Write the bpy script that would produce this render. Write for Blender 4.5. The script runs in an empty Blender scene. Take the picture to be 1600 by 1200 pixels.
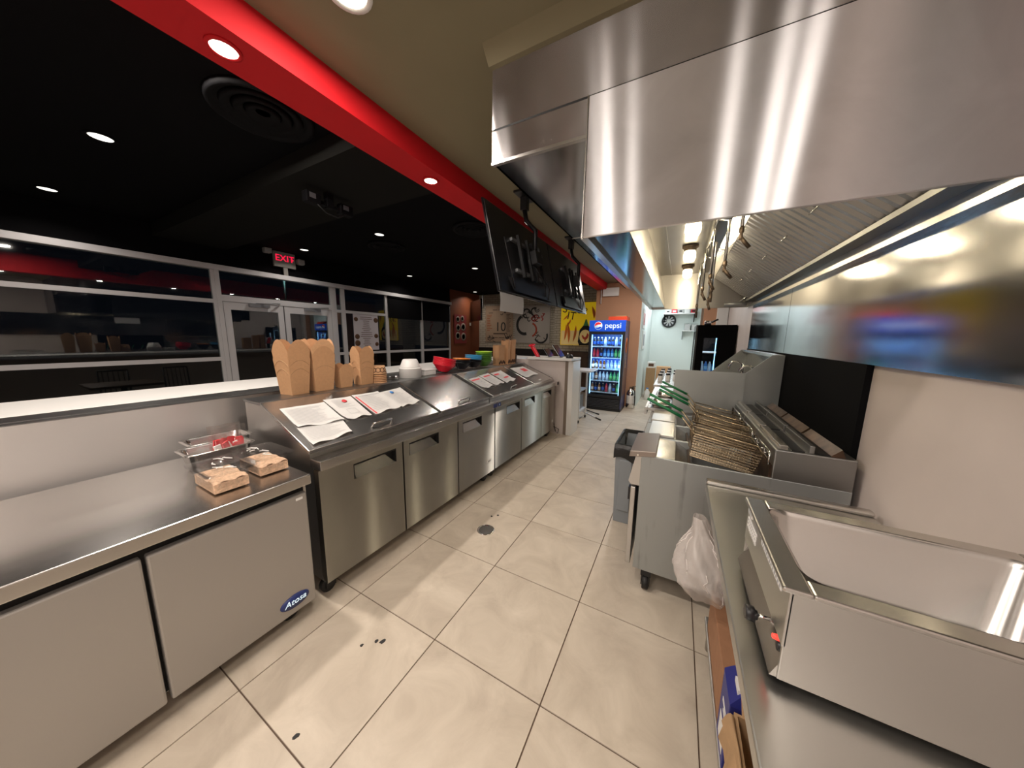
import bpy, bmesh, math, random
from mathutils import Vector, Matrix
random.seed(4)
S = bpy.context.scene
COL = S.collection
PI = math.pi

# ------------------------------------------------------------------ camera
cd = bpy.data.cameras.new('camera'); cam = bpy.data.objects.new('camera', cd); COL.objects.link(cam)
R_ = ((0.87929449, 0.4760775, 0.01383494), (0.08482826, -0.12795836, -0.98814514), (-0.46866337, 0.87004418, -0.15289791))
cam.matrix_world = Matrix(((R_[0][0], -R_[1][0], -R_[2][0], 1.622661),
                           (R_[0][1], -R_[1][1], -R_[2][1], -0.439017),
                           (R_[0][2], -R_[1][2], -R_[2][2], 1.605947), (0, 0, 0, 1)))
cd.sensor_width = 36; cd.lens = 36 * 476.887 / 1600; cd.clip_start = .02; cd.clip_end = 200
S.camera = cam
# ------------------------------------------------------------------ view, world
S.view_settings.view_transform = 'Standard'; S.view_settings.look = 'None'
S.view_settings.exposure = -0.77; S.view_settings.gamma = 1; S.view_settings.use_curve_mapping = False
W = bpy.data.worlds.new('night'); S.world = W; W.use_nodes = True
W.node_tree.nodes['Background'].inputs[0].default_value = (.02, .025, .04, 1)
W.node_tree.nodes['Background'].inputs[1].default_value = .25

WARM = (1, .90, .80); COOL = (.86, .95, 1.0)
ZC = 2.873
def area_light(name, loc, power, size, color=WARM, rot=(0, 0, 0), spread=None, sy=None):
    d = bpy.data.lights.new(name, 'AREA'); d.energy = power; d.color = color
    d.shape = 'DISK' if sy is None else 'RECTANGLE'; d.size = size
    if sy: d.size_y = sy
    if spread: d.spread = math.radians(spread)
    o = bpy.data.objects.new(name, d); o.location = loc; o.rotation_euler = rot; COL.objects.link(o); return o
KITCHEN = [(.43, .445), (.80, -1.5), (.43, -2.6), (.95, -2.2), (1.84, -1.3), (2.08, -.85), (2.17, -.55), (.95, 5.75)]  # last one added, hidden behind the plenum, to brighten the pier
BEAM = [(-.077, y) for y in (-2.1, -.92, .246, 1.415, 2.585, 3.755, 4.925, 6.095)]
DINING = [(-4.43, 2.86), (-2.47, 2.89), (-4.53, 5.42), (-2.5, 5.4), (-4.62, 8.4), (-2.5, 8.0), (-4.45, .3), (-2.47, .35)]
COUNTER = [(-.92, y) for y in (.3, 1.9, 3.5)]
ZD = 3.1
for i, (x, y) in enumerate(KITCHEN): area_light('ceiling_lamp', (x, y, ZC - .012), (31, 30, 30, 30, 20, 14, 10, 55)[i], .10)
for i, (x, y) in enumerate(BEAM): area_light('beam_lamp', (x, y, 2.73 - .012), 18 if y == -.92 else 3, .09)
for i, (x, y) in enumerate(DINING): area_light('dining_lamp', (x, y, ZD - .012), 11, .13, spread=140)
for i, (x, y) in enumerate(COUNTER): area_light('counter_lamp', (x, y, ZD - .012), 80, .12)
area_light('back_room_lamp', (1.35, 8.4, 2.7), 40, .6, COOL)
area_light('back_room_lamp', (1.2, 9.6, 2.7), 18, .6, COOL)

# ------------------------------------------------------------------ materials
def nd(nt, t, **kw):
    n = nt.nodes.new(t)
    for k, v in kw.items(): setattr(n, k, v)
    return n
def mat(name, col, rough=.5, metal=0, emit=None, estr=0, noise=None, bump=None, alpha=None, trans=None, coat=0, spec=None):
    """noise=(scale, amount, detail): colour variation; bump=(scale, strength)"""
    m = bpy.data.materials.new(name); m.use_nodes = True; nt = m.node_tree; b = nt.nodes['Principled BSDF']
    c = (*col, 1)
    b.inputs['Base Color'].default_value = c; b.inputs['Roughness'].default_value = rough; b.inputs['Metallic'].default_value = metal
    if emit: b.inputs['Emission Color'].default_value = (*emit, 1); b.inputs['Emission Strength'].default_value = estr
    if alpha is not None: b.inputs['Alpha'].default_value = alpha
    if trans: b.inputs['Transmission Weight'].default_value = trans
    if coat: b.inputs['Coat Weight'].default_value = coat
    if spec is not None: b.inputs['Specular IOR Level'].default_value = spec
    if noise or bump: tc = nd(nt, 'ShaderNodeTexCoord')
    if noise:
        n = nd(nt, 'ShaderNodeTexNoise'); n.inputs['Scale'].default_value = noise[0]; n.inputs['Detail'].default_value = noise[2] if len(noise) > 2 else 4
        nt.links.new(tc.outputs['Object'], n.inputs['Vector'])
        r = nd(nt, 'ShaderNodeValToRGB'); a = noise[1]
        r.color_ramp.elements[0].position = .3; r.color_ramp.elements[1].position = .7
        r.color_ramp.elements[0].color = (*[v * (1 - a) for v in col], 1); r.color_ramp.elements[1].color = (*[min(1, v * (1 + a)) for v in col], 1)
        nt.links.new(n.outputs['Fac'], r.inputs['Fac']); nt.links.new(r.outputs['Color'], b.inputs['Base Color'])
    if bump:
        n = nd(nt, 'ShaderNodeTexNoise'); n.inputs['Scale'].default_value = bump[0]; n.inputs['Detail'].default_value = 6
        nt.links.new(tc.outputs['Object'], n.inputs['Vector'])
        bp = nd(nt, 'ShaderNodeBump'); bp.inputs['Strength'].default_value = bump[1]; bp.inputs['Distance'].default_value = .01
        nt.links.new(n.outputs['Fac'], bp.inputs['Height']); nt.links.new(bp.outputs['Normal'], b.inputs['Normal'])
    return m
def steel(name, col=(.56, .55, .53), rough=.3, aniso=.75, smudge=.12, vert=True, sc=3.0):
    """brushed stainless: grain along u (horizontal), highlights drawn out across it, smudges in the gloss"""
    m = bpy.data.materials.new(name); m.use_nodes = True; nt = m.node_tree; b = nt.nodes['Principled BSDF']
    b.inputs['Metallic'].default_value = 1; b.inputs['Base Color'].default_value = (*col, 1)
    tc = nd(nt, 'ShaderNodeTexCoord')
    n = nd(nt, 'ShaderNodeTexNoise'); n.inputs['Scale'].default_value = sc; n.inputs['Detail'].default_value = 7; n.inputs['Distortion'].default_value = .6
    nt.links.new(tc.outputs['Object'], n.inputs['Vector'])
    mr = nd(nt, 'ShaderNodeMapRange'); mr.inputs[1].default_value = .3; mr.inputs[2].default_value = .7
    mr.inputs[3].default_value = rough - smudge; mr.inputs[4].default_value = rough + smudge
    nt.links.new(n.outputs['Fac'], mr.inputs[0]); nt.links.new(mr.outputs[0], b.inputs['Roughness'])
    if aniso:
        b.inputs['Anisotropic'].default_value = aniso
        b.inputs['Anisotropic Rotation'].default_value = .25 if vert else 0
        tg = nd(nt, 'ShaderNodeTangent'); tg.direction_type = 'UV_MAP'; tg.uv_map = 'UVMap'
        nt.links.new(tg.outputs[0], b.inputs['Tangent'])
    return m
def streaked(name, col, dark):
    """dull steel sheet with vertical dried drips"""
    m = bpy.data.materials.new(name); m.use_nodes = True; nt = m.node_tree; b = nt.nodes['Principled BSDF']; b.inputs['Metallic'].default_value = .85; b.inputs['Roughness'].default_value = .48
    tc = nd(nt, 'ShaderNodeTexCoord'); mp = nd(nt, 'ShaderNodeMapping'); mp.inputs['Scale'].default_value = (16, 16, .9); nt.links.new(tc.outputs['Object'], mp.inputs[0])
    n = nd(nt, 'ShaderNodeTexNoise'); n.inputs['Scale'].default_value = 1; n.inputs['Detail'].default_value = 5; n.inputs['Distortion'].default_value = .4; nt.links.new(mp.outputs[0], n.inputs['Vector'])
    n2 = nd(nt, 'ShaderNodeTexNoise'); n2.inputs['Scale'].default_value = 5; n2.inputs['Detail'].default_value = 6; nt.links.new(tc.outputs['Object'], n2.inputs['Vector'])
    ad = nd(nt, 'ShaderNodeMath'); ad.operation = 'MULTIPLY_ADD'; ad.inputs[1].default_value = .45; nt.links.new(n2.outputs['Fac'], ad.inputs[0]); nt.links.new(n.outputs['Fac'], ad.inputs[2])
    r = nd(nt, 'ShaderNodeValToRGB'); e = r.color_ramp.elements; e[0].position = .42; e[0].color = (*dark, 1); e[1].position = .62; e[1].color = (*col, 1)
    nt.links.new(ad.outputs[0], r.inputs[0]); nt.links.new(r.outputs[0], b.inputs['Base Color']); return m
def brushed(name, col, rough=.27, an=.8, sc=4, var=.03):
    """coarse brushed sheet: one glossy lobe, narrow across the grain and long along it"""
    m = bpy.data.materials.new(name); m.use_nodes = True; nt = m.node_tree; nt.nodes.clear()
    o = nd(nt, 'ShaderNodeOutputMaterial'); g = nd(nt, 'ShaderNodeBsdfAnisotropic')
    g.inputs['Color'].default_value = (*col, 1); g.inputs['Anisotropy'].default_value = an
    tg = nd(nt, 'ShaderNodeTangent'); tg.direction_type = 'UV_MAP'; tg.uv_map = 'UVMap'; nt.links.new(tg.outputs[0], g.inputs['Tangent'])
    tc = nd(nt, 'ShaderNodeTexCoord'); n = nd(nt, 'ShaderNodeTexNoise'); n.inputs['Scale'].default_value = sc; n.inputs['Detail'].default_value = 6; n.inputs['Distortion'].default_value = .8
    nt.links.new(tc.outputs['Object'], n.inputs['Vector'])
    mr = nd(nt, 'ShaderNodeMapRange'); mr.inputs[1].default_value = .25; mr.inputs[2].default_value = .75; mr.inputs[3].default_value = rough - var; mr.inputs[4].default_value = rough + var
    nt.links.new(n.outputs['Fac'], mr.inputs[0]); nt.links.new(mr.outputs[0], g.inputs['Roughness'])
    mc = nd(nt, 'ShaderNodeMapRange'); mc.inputs[1].default_value = .25; mc.inputs[2].default_value = .75; mc.inputs[3].default_value = .86; mc.inputs[4].default_value = 1.1
    nt.links.new(n.outputs['Fac'], mc.inputs[0]); mu = nd(nt, 'ShaderNodeVectorMath'); mu.operation = 'SCALE'; mu.inputs[0].default_value = col
    nt.links.new(mc.outputs[0], mu.inputs['Scale']); nt.links.new(mu.outputs[0], g.inputs['Color'])
    nt.links.new(g.outputs[0], o.inputs[0]); return m
M = {}
M['steel'] = steel('brushed_steel', (.54, .525, .505), .34, .75, .012)
M['steel_wall'] = steel('wall_cladding_steel', (.66, .64, .63), .42, .7, .015)
M['steel_door'] = brushed('brushed_steel_door', (.64, .62, .57), .33, .86, 1.5, .012)
M['steel_top'] = steel('polished_steel', (.58, .56, .54), .25, .6, .012, sc=5)
M['steel_drip'] = streaked('streaked_steel', (.42, .45, .46), (.24, .25, .25))
M['steel_table'] = steel('table_steel', (.60, .59, .56), .30, .6, .02, sc=3)
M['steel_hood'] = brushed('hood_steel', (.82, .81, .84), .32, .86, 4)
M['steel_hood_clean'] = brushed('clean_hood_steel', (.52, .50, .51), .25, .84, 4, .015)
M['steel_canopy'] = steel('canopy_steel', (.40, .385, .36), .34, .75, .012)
M['steel_dark'] = steel('dull_dark_steel', (.30, .30, .30), .36, .3, .05)
M['steel_side'] = steel('dull_side_steel', (.40, .42, .42), .48, .3, .05, sc=6)
M['steel_mirror'] = steel('mirror_steel', (.42, .42, .43), .13, 0, .02, sc=5)
M['wire'] = mat('basket_wire', (.40, .32, .22), .35, 1)
M['chrome'] = mat('chrome', (.75, .75, .74), .12, 1)
M['iron'] = mat('old_iron', (.16, .12, .09), .5, .8, noise=(20, .5))
M['grease'] = mat('greasy_brown_steel', (.10, .06, .04), .4, .7, noise=(14, .5))
M['black'] = mat('black_plastic', (.010, .010, .012), .4)
M['blackgloss'] = mat('black_gloss', (.008, .008, .010), .12)
M['blackmat'] = mat('black_paint', (.0035, .0035, .0042), .85, spec=.08)
M['tvback'] = mat('tv_back_black', (.012, .012, .014), .30, bump=(300, .05))
M['gasket'] = mat('black_gasket', (.006, .006, .006), .7)
M['rubber'] = mat('black_rubber', (.012, .012, .012), .6)
M['red'] = mat('red_paint', (.50, .011, .016), .6, noise=(2, .05), spec=.15)
M['ceil'] = mat('olive_brown_paint', (.205, .180, .108), .75, noise=(1.5, .06))
M['white'] = mat('white_laminate', (.75, .74, .72), .4)
M['whitewall'] = mat('white_wall', (.74, .80, .77), .6)
M['beige'] = mat('pale_pinkish_panel', (.56, .49, .46), .5, noise=(3, .05))
M['brown'] = mat('terracotta_paint', (.50, .27, .16), .6, noise=(2, .06))
M['dining_brown'] = mat('dark_orange_wall', (.20, .055, .02), .6, noise=(2, .1))
M['kraft'] = mat('kraft_board', (.52, .29, .145), .75, noise=(60, .05))
M['kraft2'] = mat('kraft_board_light', (.62, .36, .19), .75, noise=(60, .05))
M['card'] = mat('cardboard', (.40, .25, .13), .8, noise=(30, .07))
M['cardred'] = mat('cardboard_reddish', (.34, .17, .09), .8, noise=(30, .07))
M['paper'] = mat('white_paper', (.56, .55, .535), .7, noise=(15, .03))
M['ink'] = mat('grey_ink', (.35, .35, .36), .8)
M['inkdark'] = mat('dark_ink', (.02, .02, .02), .7)
M['inkred'] = mat('red_ink', (.62, .04, .05), .7)
M['inkblue'] = mat('blue_ink', (.03, .20, .55), .6)
M['alum'] = mat('grey_aluminium', (.66, .66, .68), .45, .3)
M['alumdk'] = mat('dark_aluminium', (.30, .31, .33), .4, .6)  # darker aluminium for fittings and rails
M['whiteplas'] = mat('white_plastic', (.80, .79, .77), .4)
M['wood'] = mat('dark_plank_wood', (.085, .048, .028), .55, noise=(6, .3))
M['woodblk'] = mat('black_wainscot', (.010, .008, .008), .5)
M['redplas'] = mat('red_melamine', (.66, .012, .03), .25, coat=.3)
M['orangeplas'] = mat('orange_melamine', (.82, .22, .01), .3, coat=.3)
M['blueplas'] = mat('blue_melamine', (.06, .36, .66), .3, coat=.3)
M['limeplas'] = mat('lime_melamine', (.36, .62, .02), .3, coat=.3)
M['greenplas'] = mat('dark_green_melamine', (.09, .24, .03), .3, coat=.3)
M['greengrip'] = mat('green_grip', (.008, .14, .05), .4)
M['greybin'] = mat('grey_bin_plastic', (.23, .25, .27), .5)
M['liner'] = mat('black_bin_liner', (.006, .006, .007), .3, bump=(25, .9))
M['meat'] = mat('diced_chicken', (.80, .53, .35), .6, noise=(70, .18), bump=(90, .8))
M['orangered'] = mat('orange_red_plastic', (.75, .07, .02), .4)
M['yellow'] = mat('yellow_print', (.90, .62, .02), .5)
M['paleyel'] = mat('pale_yellow_print', (.85, .62, .25), .5, emit=(.95, .68, .25), estr=.22)
M['orange'] = mat('orange_print', (.85, .22, .03), .5)
M['green'] = mat('green_print', (.08, .42, .12), .5)
M['inkbrown'] = mat('brown_ink', (.10, .045, .02), .7)
M['poster_grey'] = mat('grey_poster', (.42, .38, .34), .7)
M['poster_tan'] = mat('tan_poster', (.40, .28, .19), .7)
M['navy'] = mat('navy_print', (.02, .035, .16), .35)
M['bluebox'] = mat('dark_blue_carton', (.02, .025, .20), .45)
M['lens'] = mat('lamp_lens', (.9, .9, .9), .4, emit=(1, .88, .70), estr=14)
M['lens_din'] = mat('dining_lamp_lens', (.9, .9, .9), .4, emit=(1, .97, .86), estr=3)
M['bulb'] = mat('hood_bulb', (1, 1, 1), .3, emit=(1, .84, .52), estr=16)
M['exitred'] = mat('exit_letters', (.6, .0, .02), .4, emit=(1, .01, .06), estr=2.0)
M['ledstrip'] = mat('cooler_led', (.8, .9, 1), .4, emit=(.32, .70, 1), estr=5)
M['signblue'] = mat('cooler_sign_blue', (.005, .06, .5), .3, emit=(.003, .10, .75), estr=.75)
M['signwhite'] = mat('cooler_sign_white', (.9, .95, 1), .3, emit=(.55, .85, 1), estr=1.0)
M['signred'] = mat('cooler_sign_red', (.7, .02, .03), .3, emit=(.8, .03, .04), estr=.8)
M['streetlamp'] = mat('street_lamp_glow', (.8, 1, 1), .4, emit=(.55, 1, .95), estr=40)
M['pilot'] = mat('red_pilot', (.8, .02, .02), .3, emit=(1, .05, .03), estr=3)
M['coolerback'] = mat('cooler_liner', (.02, .08, .35), .4)
def glass(name, tint=(1, 1, 1), refl=.10, gl_rough=.02, edge=.6):
    m = bpy.data.materials.new(name); m.use_nodes = True; nt = m.node_tree; nt.nodes.clear()
    o = nd(nt, 'ShaderNodeOutputMaterial'); mx = nd(nt, 'ShaderNodeMixShader'); t = nd(nt, 'ShaderNodeBsdfTransparent'); g = nd(nt, 'ShaderNodeBsdfGlossy')
    t.inputs[0].default_value = (*tint, 1); g.inputs['Roughness'].default_value = gl_rough
    fr = nd(nt, 'ShaderNodeLayerWeight'); fr.inputs[0].default_value = .5
    pw = nd(nt, 'ShaderNodeMath'); pw.operation = 'POWER'; pw.inputs[1].default_value = 3.5; nt.links.new(fr.outputs['Facing'], pw.inputs[0])
    ad = nd(nt, 'ShaderNodeMath'); ad.operation = 'MULTIPLY_ADD'; ad.inputs[1].default_value = edge; ad.inputs[2].default_value = refl
    nt.links.new(pw.outputs[0], ad.inputs[0]); nt.links.new(ad.outputs[0], mx.inputs[0])
    nt.links.new(t.outputs[0], mx.inputs[1]); nt.links.new(g.outputs[0], mx.inputs[2]); nt.links.new(mx.outputs[0], o.inputs[0])
    return m
M['glass'] = glass('window_glass', (.7, .75, .75), .10)
M['cglass'] = glass('cooler_glass', (.96, .98, 1), .02)
M['clearplas'] = glass('clear_plastic', (.97, .97, .97), .05, .08, .25)
M['bag'] = glass('thin_clear_bag', (.90, .87, .86), .16, .3)
M['milkybag'] = mat('milky_bag', (.72, .66, .63), .3, alpha=.5, bump=(30, .6))
def tile_mat():
    m = bpy.data.materials.new('stone_look_tile'); m.use_nodes = True; nt = m.node_tree; b = nt.nodes['Principled BSDF']
    tc = nd(nt, 'ShaderNodeTexCoord'); oi = nd(nt, 'ShaderNodeObjectInfo')
    add = nd(nt, 'ShaderNodeVectorMath'); add.operation = 'ADD'
    sc = nd(nt, 'ShaderNodeVectorMath'); sc.operation = 'SCALE'; sc.inputs['Scale'].default_value = 40
    cb = nd(nt, 'ShaderNodeCombineXYZ')
    for i in range(3): nt.links.new(oi.outputs['Random'], cb.inputs[i])
    nt.links.new(cb.outputs[0], sc.inputs[0]); nt.links.new(tc.outputs['Object'], add.inputs[0]); nt.links.new(sc.outputs[0], add.inputs[1])
    n = nd(nt, 'ShaderNodeTexNoise'); n.inputs['Scale'].default_value = 4.0; n.inputs['Detail'].default_value = 8; n.inputs['Roughness'].default_value = .62; n.inputs['Distortion'].default_value = .8
    nt.links.new(add.outputs[0], n.inputs['Vector'])
    r = nd(nt, 'ShaderNodeValToRGB'); e = r.color_ramp.elements
    e[0].position = .28; e[0].color = (.43, .365, .295, 1); e[1].position = .72; e[1].color = (.60, .525, .435, 1)
    k = r.color_ramp.elements.new(.5); k.color = (.52, .45, .368, 1)
    nt.links.new(n.outputs['Fac'], r.inputs['Fac']); nt.links.new(r.outputs[0], b.inputs['Base Color'])
    b.inputs['Roughness'].default_value = .42; b.inputs['Specular IOR Level'].default_value = .4
    return m
M['tile'] = tile_mat()
M['grout'] = mat('dark_grout', (.10, .065, .045), .9)
def brick_mat():
    m = bpy.data.materials.new('white_painted_brick'); m.use_nodes = True; nt = m.node_tree; b = nt.nodes['Principled BSDF']
    uv = nd(nt, 'ShaderNodeUVMap'); uv.uv_map = 'UVMap'
    t = nd(nt, 'ShaderNodeTexBrick'); t.inputs['Scale'].default_value = 1; t.inputs['Brick Width'].default_value = .21; t.inputs['Row Height'].default_value = .075; t.inputs['Mortar Size'].default_value = .007
    t.inputs['Color1'].default_value = (.50, .45, .36, 1); t.inputs['Color2'].default_value = (.44, .39, .31, 1); t.inputs['Mortar'].default_value = (.22, .19, .15, 1)
    nt.links.new(uv.outputs[0], t.inputs['Vector']); nt.links.new(t.outputs['Color'], b.inputs['Base Color'])
    bp = nd(nt, 'ShaderNodeBump'); bp.inputs['Strength'].default_value = .6; bp.inputs['Distance'].default_value = .01; bp.invert = True
    nt.links.new(t.outputs['Fac'], bp.inputs['Height']); nt.links.new(bp.outputs['Normal'], b.inputs['Normal']); b.inputs['Roughness'].default_value = .75
    return m
M['brick'] = brick_mat()

# ------------------------------------------------------------------ mesh builder
class MB:
    def __init__(s): s.v = []; s.f = []; s.sm = []; s.mi = []; s.m = 0
    def poly(s, pts, smooth=False):
        i = len(s.v); s.v += [tuple(p) for p in pts]; s.f.append(list(range(i, i + len(pts)))); s.sm.append(smooth); s.mi.append(s.m); return s
    def hexa(s, p):
        """p: 8 points, bottom loop 0-3 (counter-clockwise from above), top loop 4-7"""
        i = len(s.v); s.v += [tuple(q) for q in p]
        for f in ((3, 2, 1, 0), (4, 5, 6, 7), (0, 1, 5, 4), (1, 2, 6, 5), (2, 3, 7, 6), (3, 0, 4, 7)):
            s.f.append([i + k for k in f]); s.sm.append(False); s.mi.append(s.m)
        return s
    def box(s, x0, x1, y0, y1, z0, z1):
        return s.hexa([(x0, y0, z0), (x1, y0, z0), (x1, y1, z0), (x0, y1, z0), (x0, y0, z1), (x1, y0, z1), (x1, y1, z1), (x0, y1, z1)])
    def prism(s, poly, ax, a, b):
        """poly (2d) extruded along axis ax from a to b. x: (y,z); y: (x,z); z: (x,y)"""
        def P(q, t): return {'x': (t, q[0], q[1]), 'y': (q[0], t, q[1]), 'z': (q[0], q[1], t)}[ax]
        i = len(s.v); n = len(poly); s.v += [P(q, a) for q in poly] + [P(q, b) for q in poly]
        s.f += [[i + k for k in range(n)][::-1], [i + n + k for k in range(n)]]; s.sm += [False] * 2; s.mi += [s.m] * 2
        for k in range(n):
            s.f.append([i + k, i + (k + 1) % n, i + n + (k + 1) % n, i + n + k]); s.sm.append(False); s.mi.append(s.m)
        return s
    def tube(s, pts, r, n=8, caps=True):
        pts = [Vector(p) for p in pts]; rr = r if isinstance(r, (list, tuple)) else [r] * len(pts)
        i0 = len(s.v); up = None
        for k, p in enumerate(pts):
            d = (pts[min(k + 1, len(pts) - 1)] - pts[max(k - 1, 0)]).normalized()
            if up is None:
                up = Vector((0, 0, 1)) if abs(d.z) < .9 else Vector((1, 0, 0))
            a = (up - d * up.dot(d)).normalized(); b = d.cross(a); up = a
            for j in range(n):
                t = 2 * PI * j / n; q = p + (a * math.cos(t) + b * math.sin(t)) * rr[k]; s.v.append(tuple(q))
        for k in range(len(pts) - 1):
            for j in range(n):
                s.f.append([i0 + k * n + j, i0 + k * n + (j + 1) % n, i0 + (k + 1) * n + (j + 1) % n, i0 + (k + 1) * n + j]); s.sm.append(n > 4); s.mi.append(s.m)
        if caps:
            s.f.append([i0 + j for j in range(n)][::-1]); s.f.append([i0 + (len(pts) - 1) * n + j for j in range(n)]); s.sm += [False] * 2; s.mi += [s.m] * 2
        return s
    def lathe(s, prof, c=(0, 0, 0), n=20, ax='z', mats=None):
        """prof: (r, h) pairs; smooth"""
        i0 = len(s.v); c = Vector(c)
        for r, h in prof:
            for j in range(n):
                t = 2 * PI * j / n; a, b = r * math.cos(t), r * math.sin(t)
                s.v.append(tuple(c + Vector({'z': (a, b, h), 'y': (a, h, -b), 'x': (h, a, b)}[ax])))
        for k in range(len(prof) - 1):
            for j in range(n):
                s.f.append([i0 + k * n + j, i0 + k * n + (j + 1) % n, i0 + (k + 1) * n + (j + 1) % n, i0 + (k + 1) * n + j]); s.sm.append(True); s.mi.append(mats[k] if mats else s.m)
        if prof[0][0] > 1e-5: s.f.append([i0 + j for j in range(n)][::-1]); s.sm.append(False); s.mi.append(mats[0] if mats else s.m)
        if prof[-1][0] > 1e-5: s.f.append([i0 + (len(prof) - 1) * n + j for j in range(n)]); s.sm.append(False); s.mi.append(mats[-1] if mats else s.m)
        return s
    def cyl(s, p0, p1, r, n=16): return s.tube([p0, p1], r, n)
    def grid(s, fn, nu, nv, smooth=True):
        i0 = len(s.v)
        for i in range(nu + 1):
            for j in range(nv + 1): s.v.append(tuple(fn(i / nu, j / nv)))
        for i in range(nu):
            for j in range(nv):
                a = i0 + i * (nv + 1) + j; s.f.append([a, a + nv + 1, a + nv + 2, a + 1]); s.sm.append(smooth); s.mi.append(s.m)
        return s
    def mesh(s, name, mats):
        me = bpy.data.meshes.new(name); me.from_pydata(s.v, [], s.f)
        for m in (mats if isinstance(mats, (list, tuple)) else [mats]): me.materials.append(m)
        me.polygons.foreach_set('use_smooth', s.sm); me.polygons.foreach_set('material_index', s.mi)
        uv = me.uv_layers.new(name='UVMap').data
        for p in me.polygons:
            n = p.normal; a = (abs(n.x), abs(n.y), abs(n.z))
            for li in p.loop_indices:
                v = me.vertices[me.loops[li].vertex_index].co
                uv[li].uv = (v.x, v.y) if a[2] >= max(a[0], a[1]) else ((v.y, v.z) if a[0] > a[1] else (v.x, v.z))
        me.update(); return me
    def build(s, name, mats, parent=None, bevel=0, loc=None):
        o = bpy.data.objects.new(name, s.mesh(name, mats)); COL.objects.link(o)
        if parent: o.parent = parent
        if loc: o.location = loc
        if bevel:
            b = o.modifiers.new('bevel', 'BEVEL'); b.width = bevel; b.segments = 2; b.limit_method = 'ANGLE'; b.angle_limit = .6
        return o
def tag(o, label, cat, group=None, kind=None):
    o['label'] = label; o['category'] = cat
    if group: o['group'] = group
    if kind: o['kind'] = kind
    return o
def thing(name, label, cat, loc=(0, 0, 0), rotz=0, group=None, rot=None):
    o = bpy.data.objects.new(name, None); o.empty_display_size = .05; COL.objects.link(o)
    o.location = loc; o.rotation_euler = rot if rot else (0, 0, rotz); return tag(o, label, cat, group)
def struct(o, kind='structure'): o['kind'] = kind; return o
def dup(root, loc=None, rotz=None, label=None, group=None):
    r = root.copy(); COL.objects.link(r)
    if loc is not None: r.location = loc
    if rotz is not None: r.rotation_euler = (0, 0, rotz)
    if label: r['label'] = label
    if group: r['group'] = group
    for ch in [c for c in bpy.data.objects if c.parent == root]:
        c = ch.copy(); COL.objects.link(c); c.parent = r
        for g in [q for q in bpy.data.objects if q.parent == ch]:
            d = g.copy(); COL.objects.link(d); d.parent = c
    return r
def text(name, body, size, m, parent, loc, rot, ext=.001, align='CENTER', shear=0, sx=1):
    cu = bpy.data.curves.new(name, 'FONT'); cu.body = body; cu.size = size; cu.extrude = ext; cu.align_x = align; cu.align_y = 'CENTER'; cu.shear = shear; cu.resolution_u = 3
    t = bpy.data.objects.new('tmp', cu); me = bpy.data.meshes.new_from_object(t); bpy.data.objects.remove(t)
    me.materials.clear(); me.materials.append(m)
    o = bpy.data.objects.new(name, me); COL.objects.link(o); o.parent = parent; o.location = loc; o.rotation_euler = rot; o.scale = (sx, 1, 1); return o
ORD = ['first', 'second', 'third', 'fourth', 'fifth', 'sixth', 'seventh', 'eighth', 'ninth', 'tenth']
FACE_PX = (PI / 2, 0, PI / 2)      # text read from +x
FACE_NY = (PI / 2, 0, 0)           # text read from -y

# ------------------------------------------------------------------ structure: floor
T = .61
fl = MB().box(-5.2, 2.6, -3.2, 10.6, -.06, -.004).build('floor', M['grout']); struct(fl)
g = .0022
tb = MB()
h = T / 2 - g
tb.hexa([(-h, -h, -.006), (h, -h, -.006), (h, h, -.006), (-h, h, -.006), (-h + .001, -h + .001, 0), (h - .001, -h + .001, 0), (h - .001, h - .001, 0), (-h + .001, h - .001, 0)])
tme = tb.mesh('tile', M['tile'])
for i in range(-8, 4):
    for j in range(-3, 17):
        if i < -2 and j % 1: continue
        if i < -4: continue
        o = bpy.data.objects.new('tile', tme); COL.objects.link(o); o.parent = fl; o.location = ((i + .5) * T, (j + .5) * T, 0)
dfl = MB().box(-5.0, -4 * T, -3.2, 9.3, -.004, .0).build('trim_1', mat('dining_floor', (.30, .25, .19), .4, noise=(3, .1))); struct(dfl)

# ceilings
MB().box(.037, 2.6, -3.2, 10.6, ZC, ZC + .1).build('ceiling', M['ceil']); struct(bpy.data.objects['ceiling'])
dc = MB().box(-5.2, -.195, -3.2, 9.4, ZD, ZD + .1).build('ceiling_dining', M['blackmat']); struct(dc)
bm_ = MB().box(-.195, .037, -3.2, 7.15, 2.73, ZD).build('trim_2', M['red']); struct(bm_)
struct(MB().box(-5.0, -.195, 1.15, 1.95, ZD - .16, ZD).build('trim_3', mat('dark_grey_duct', (.008, .008, .007), .85, spec=.12)))
# walls
rw = MB().box(2.43, 2.6, -3.2, 7.3, 0, ZC).build('wall_right', M['beige']); struct(rw)
struct(MB().box(2.405, 2.43, 1.6, 4.5, 0, 1.5).build('trim_4', M['blackmat']))
cl = MB().box(2.412, 2.43, .2, 2.945, 1.5, 2.03).box(2.412, 2.43, 2.953, 4.5, 1.5, 2.03).build('trim_5', M['steel_mirror']); struct(cl)
struct(MB().box(-5.2, 2.6, -3.3, -3.2, 0, ZD).build('wall_front', mat('front_wall', (.70, .68, .67), .7)))
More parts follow.
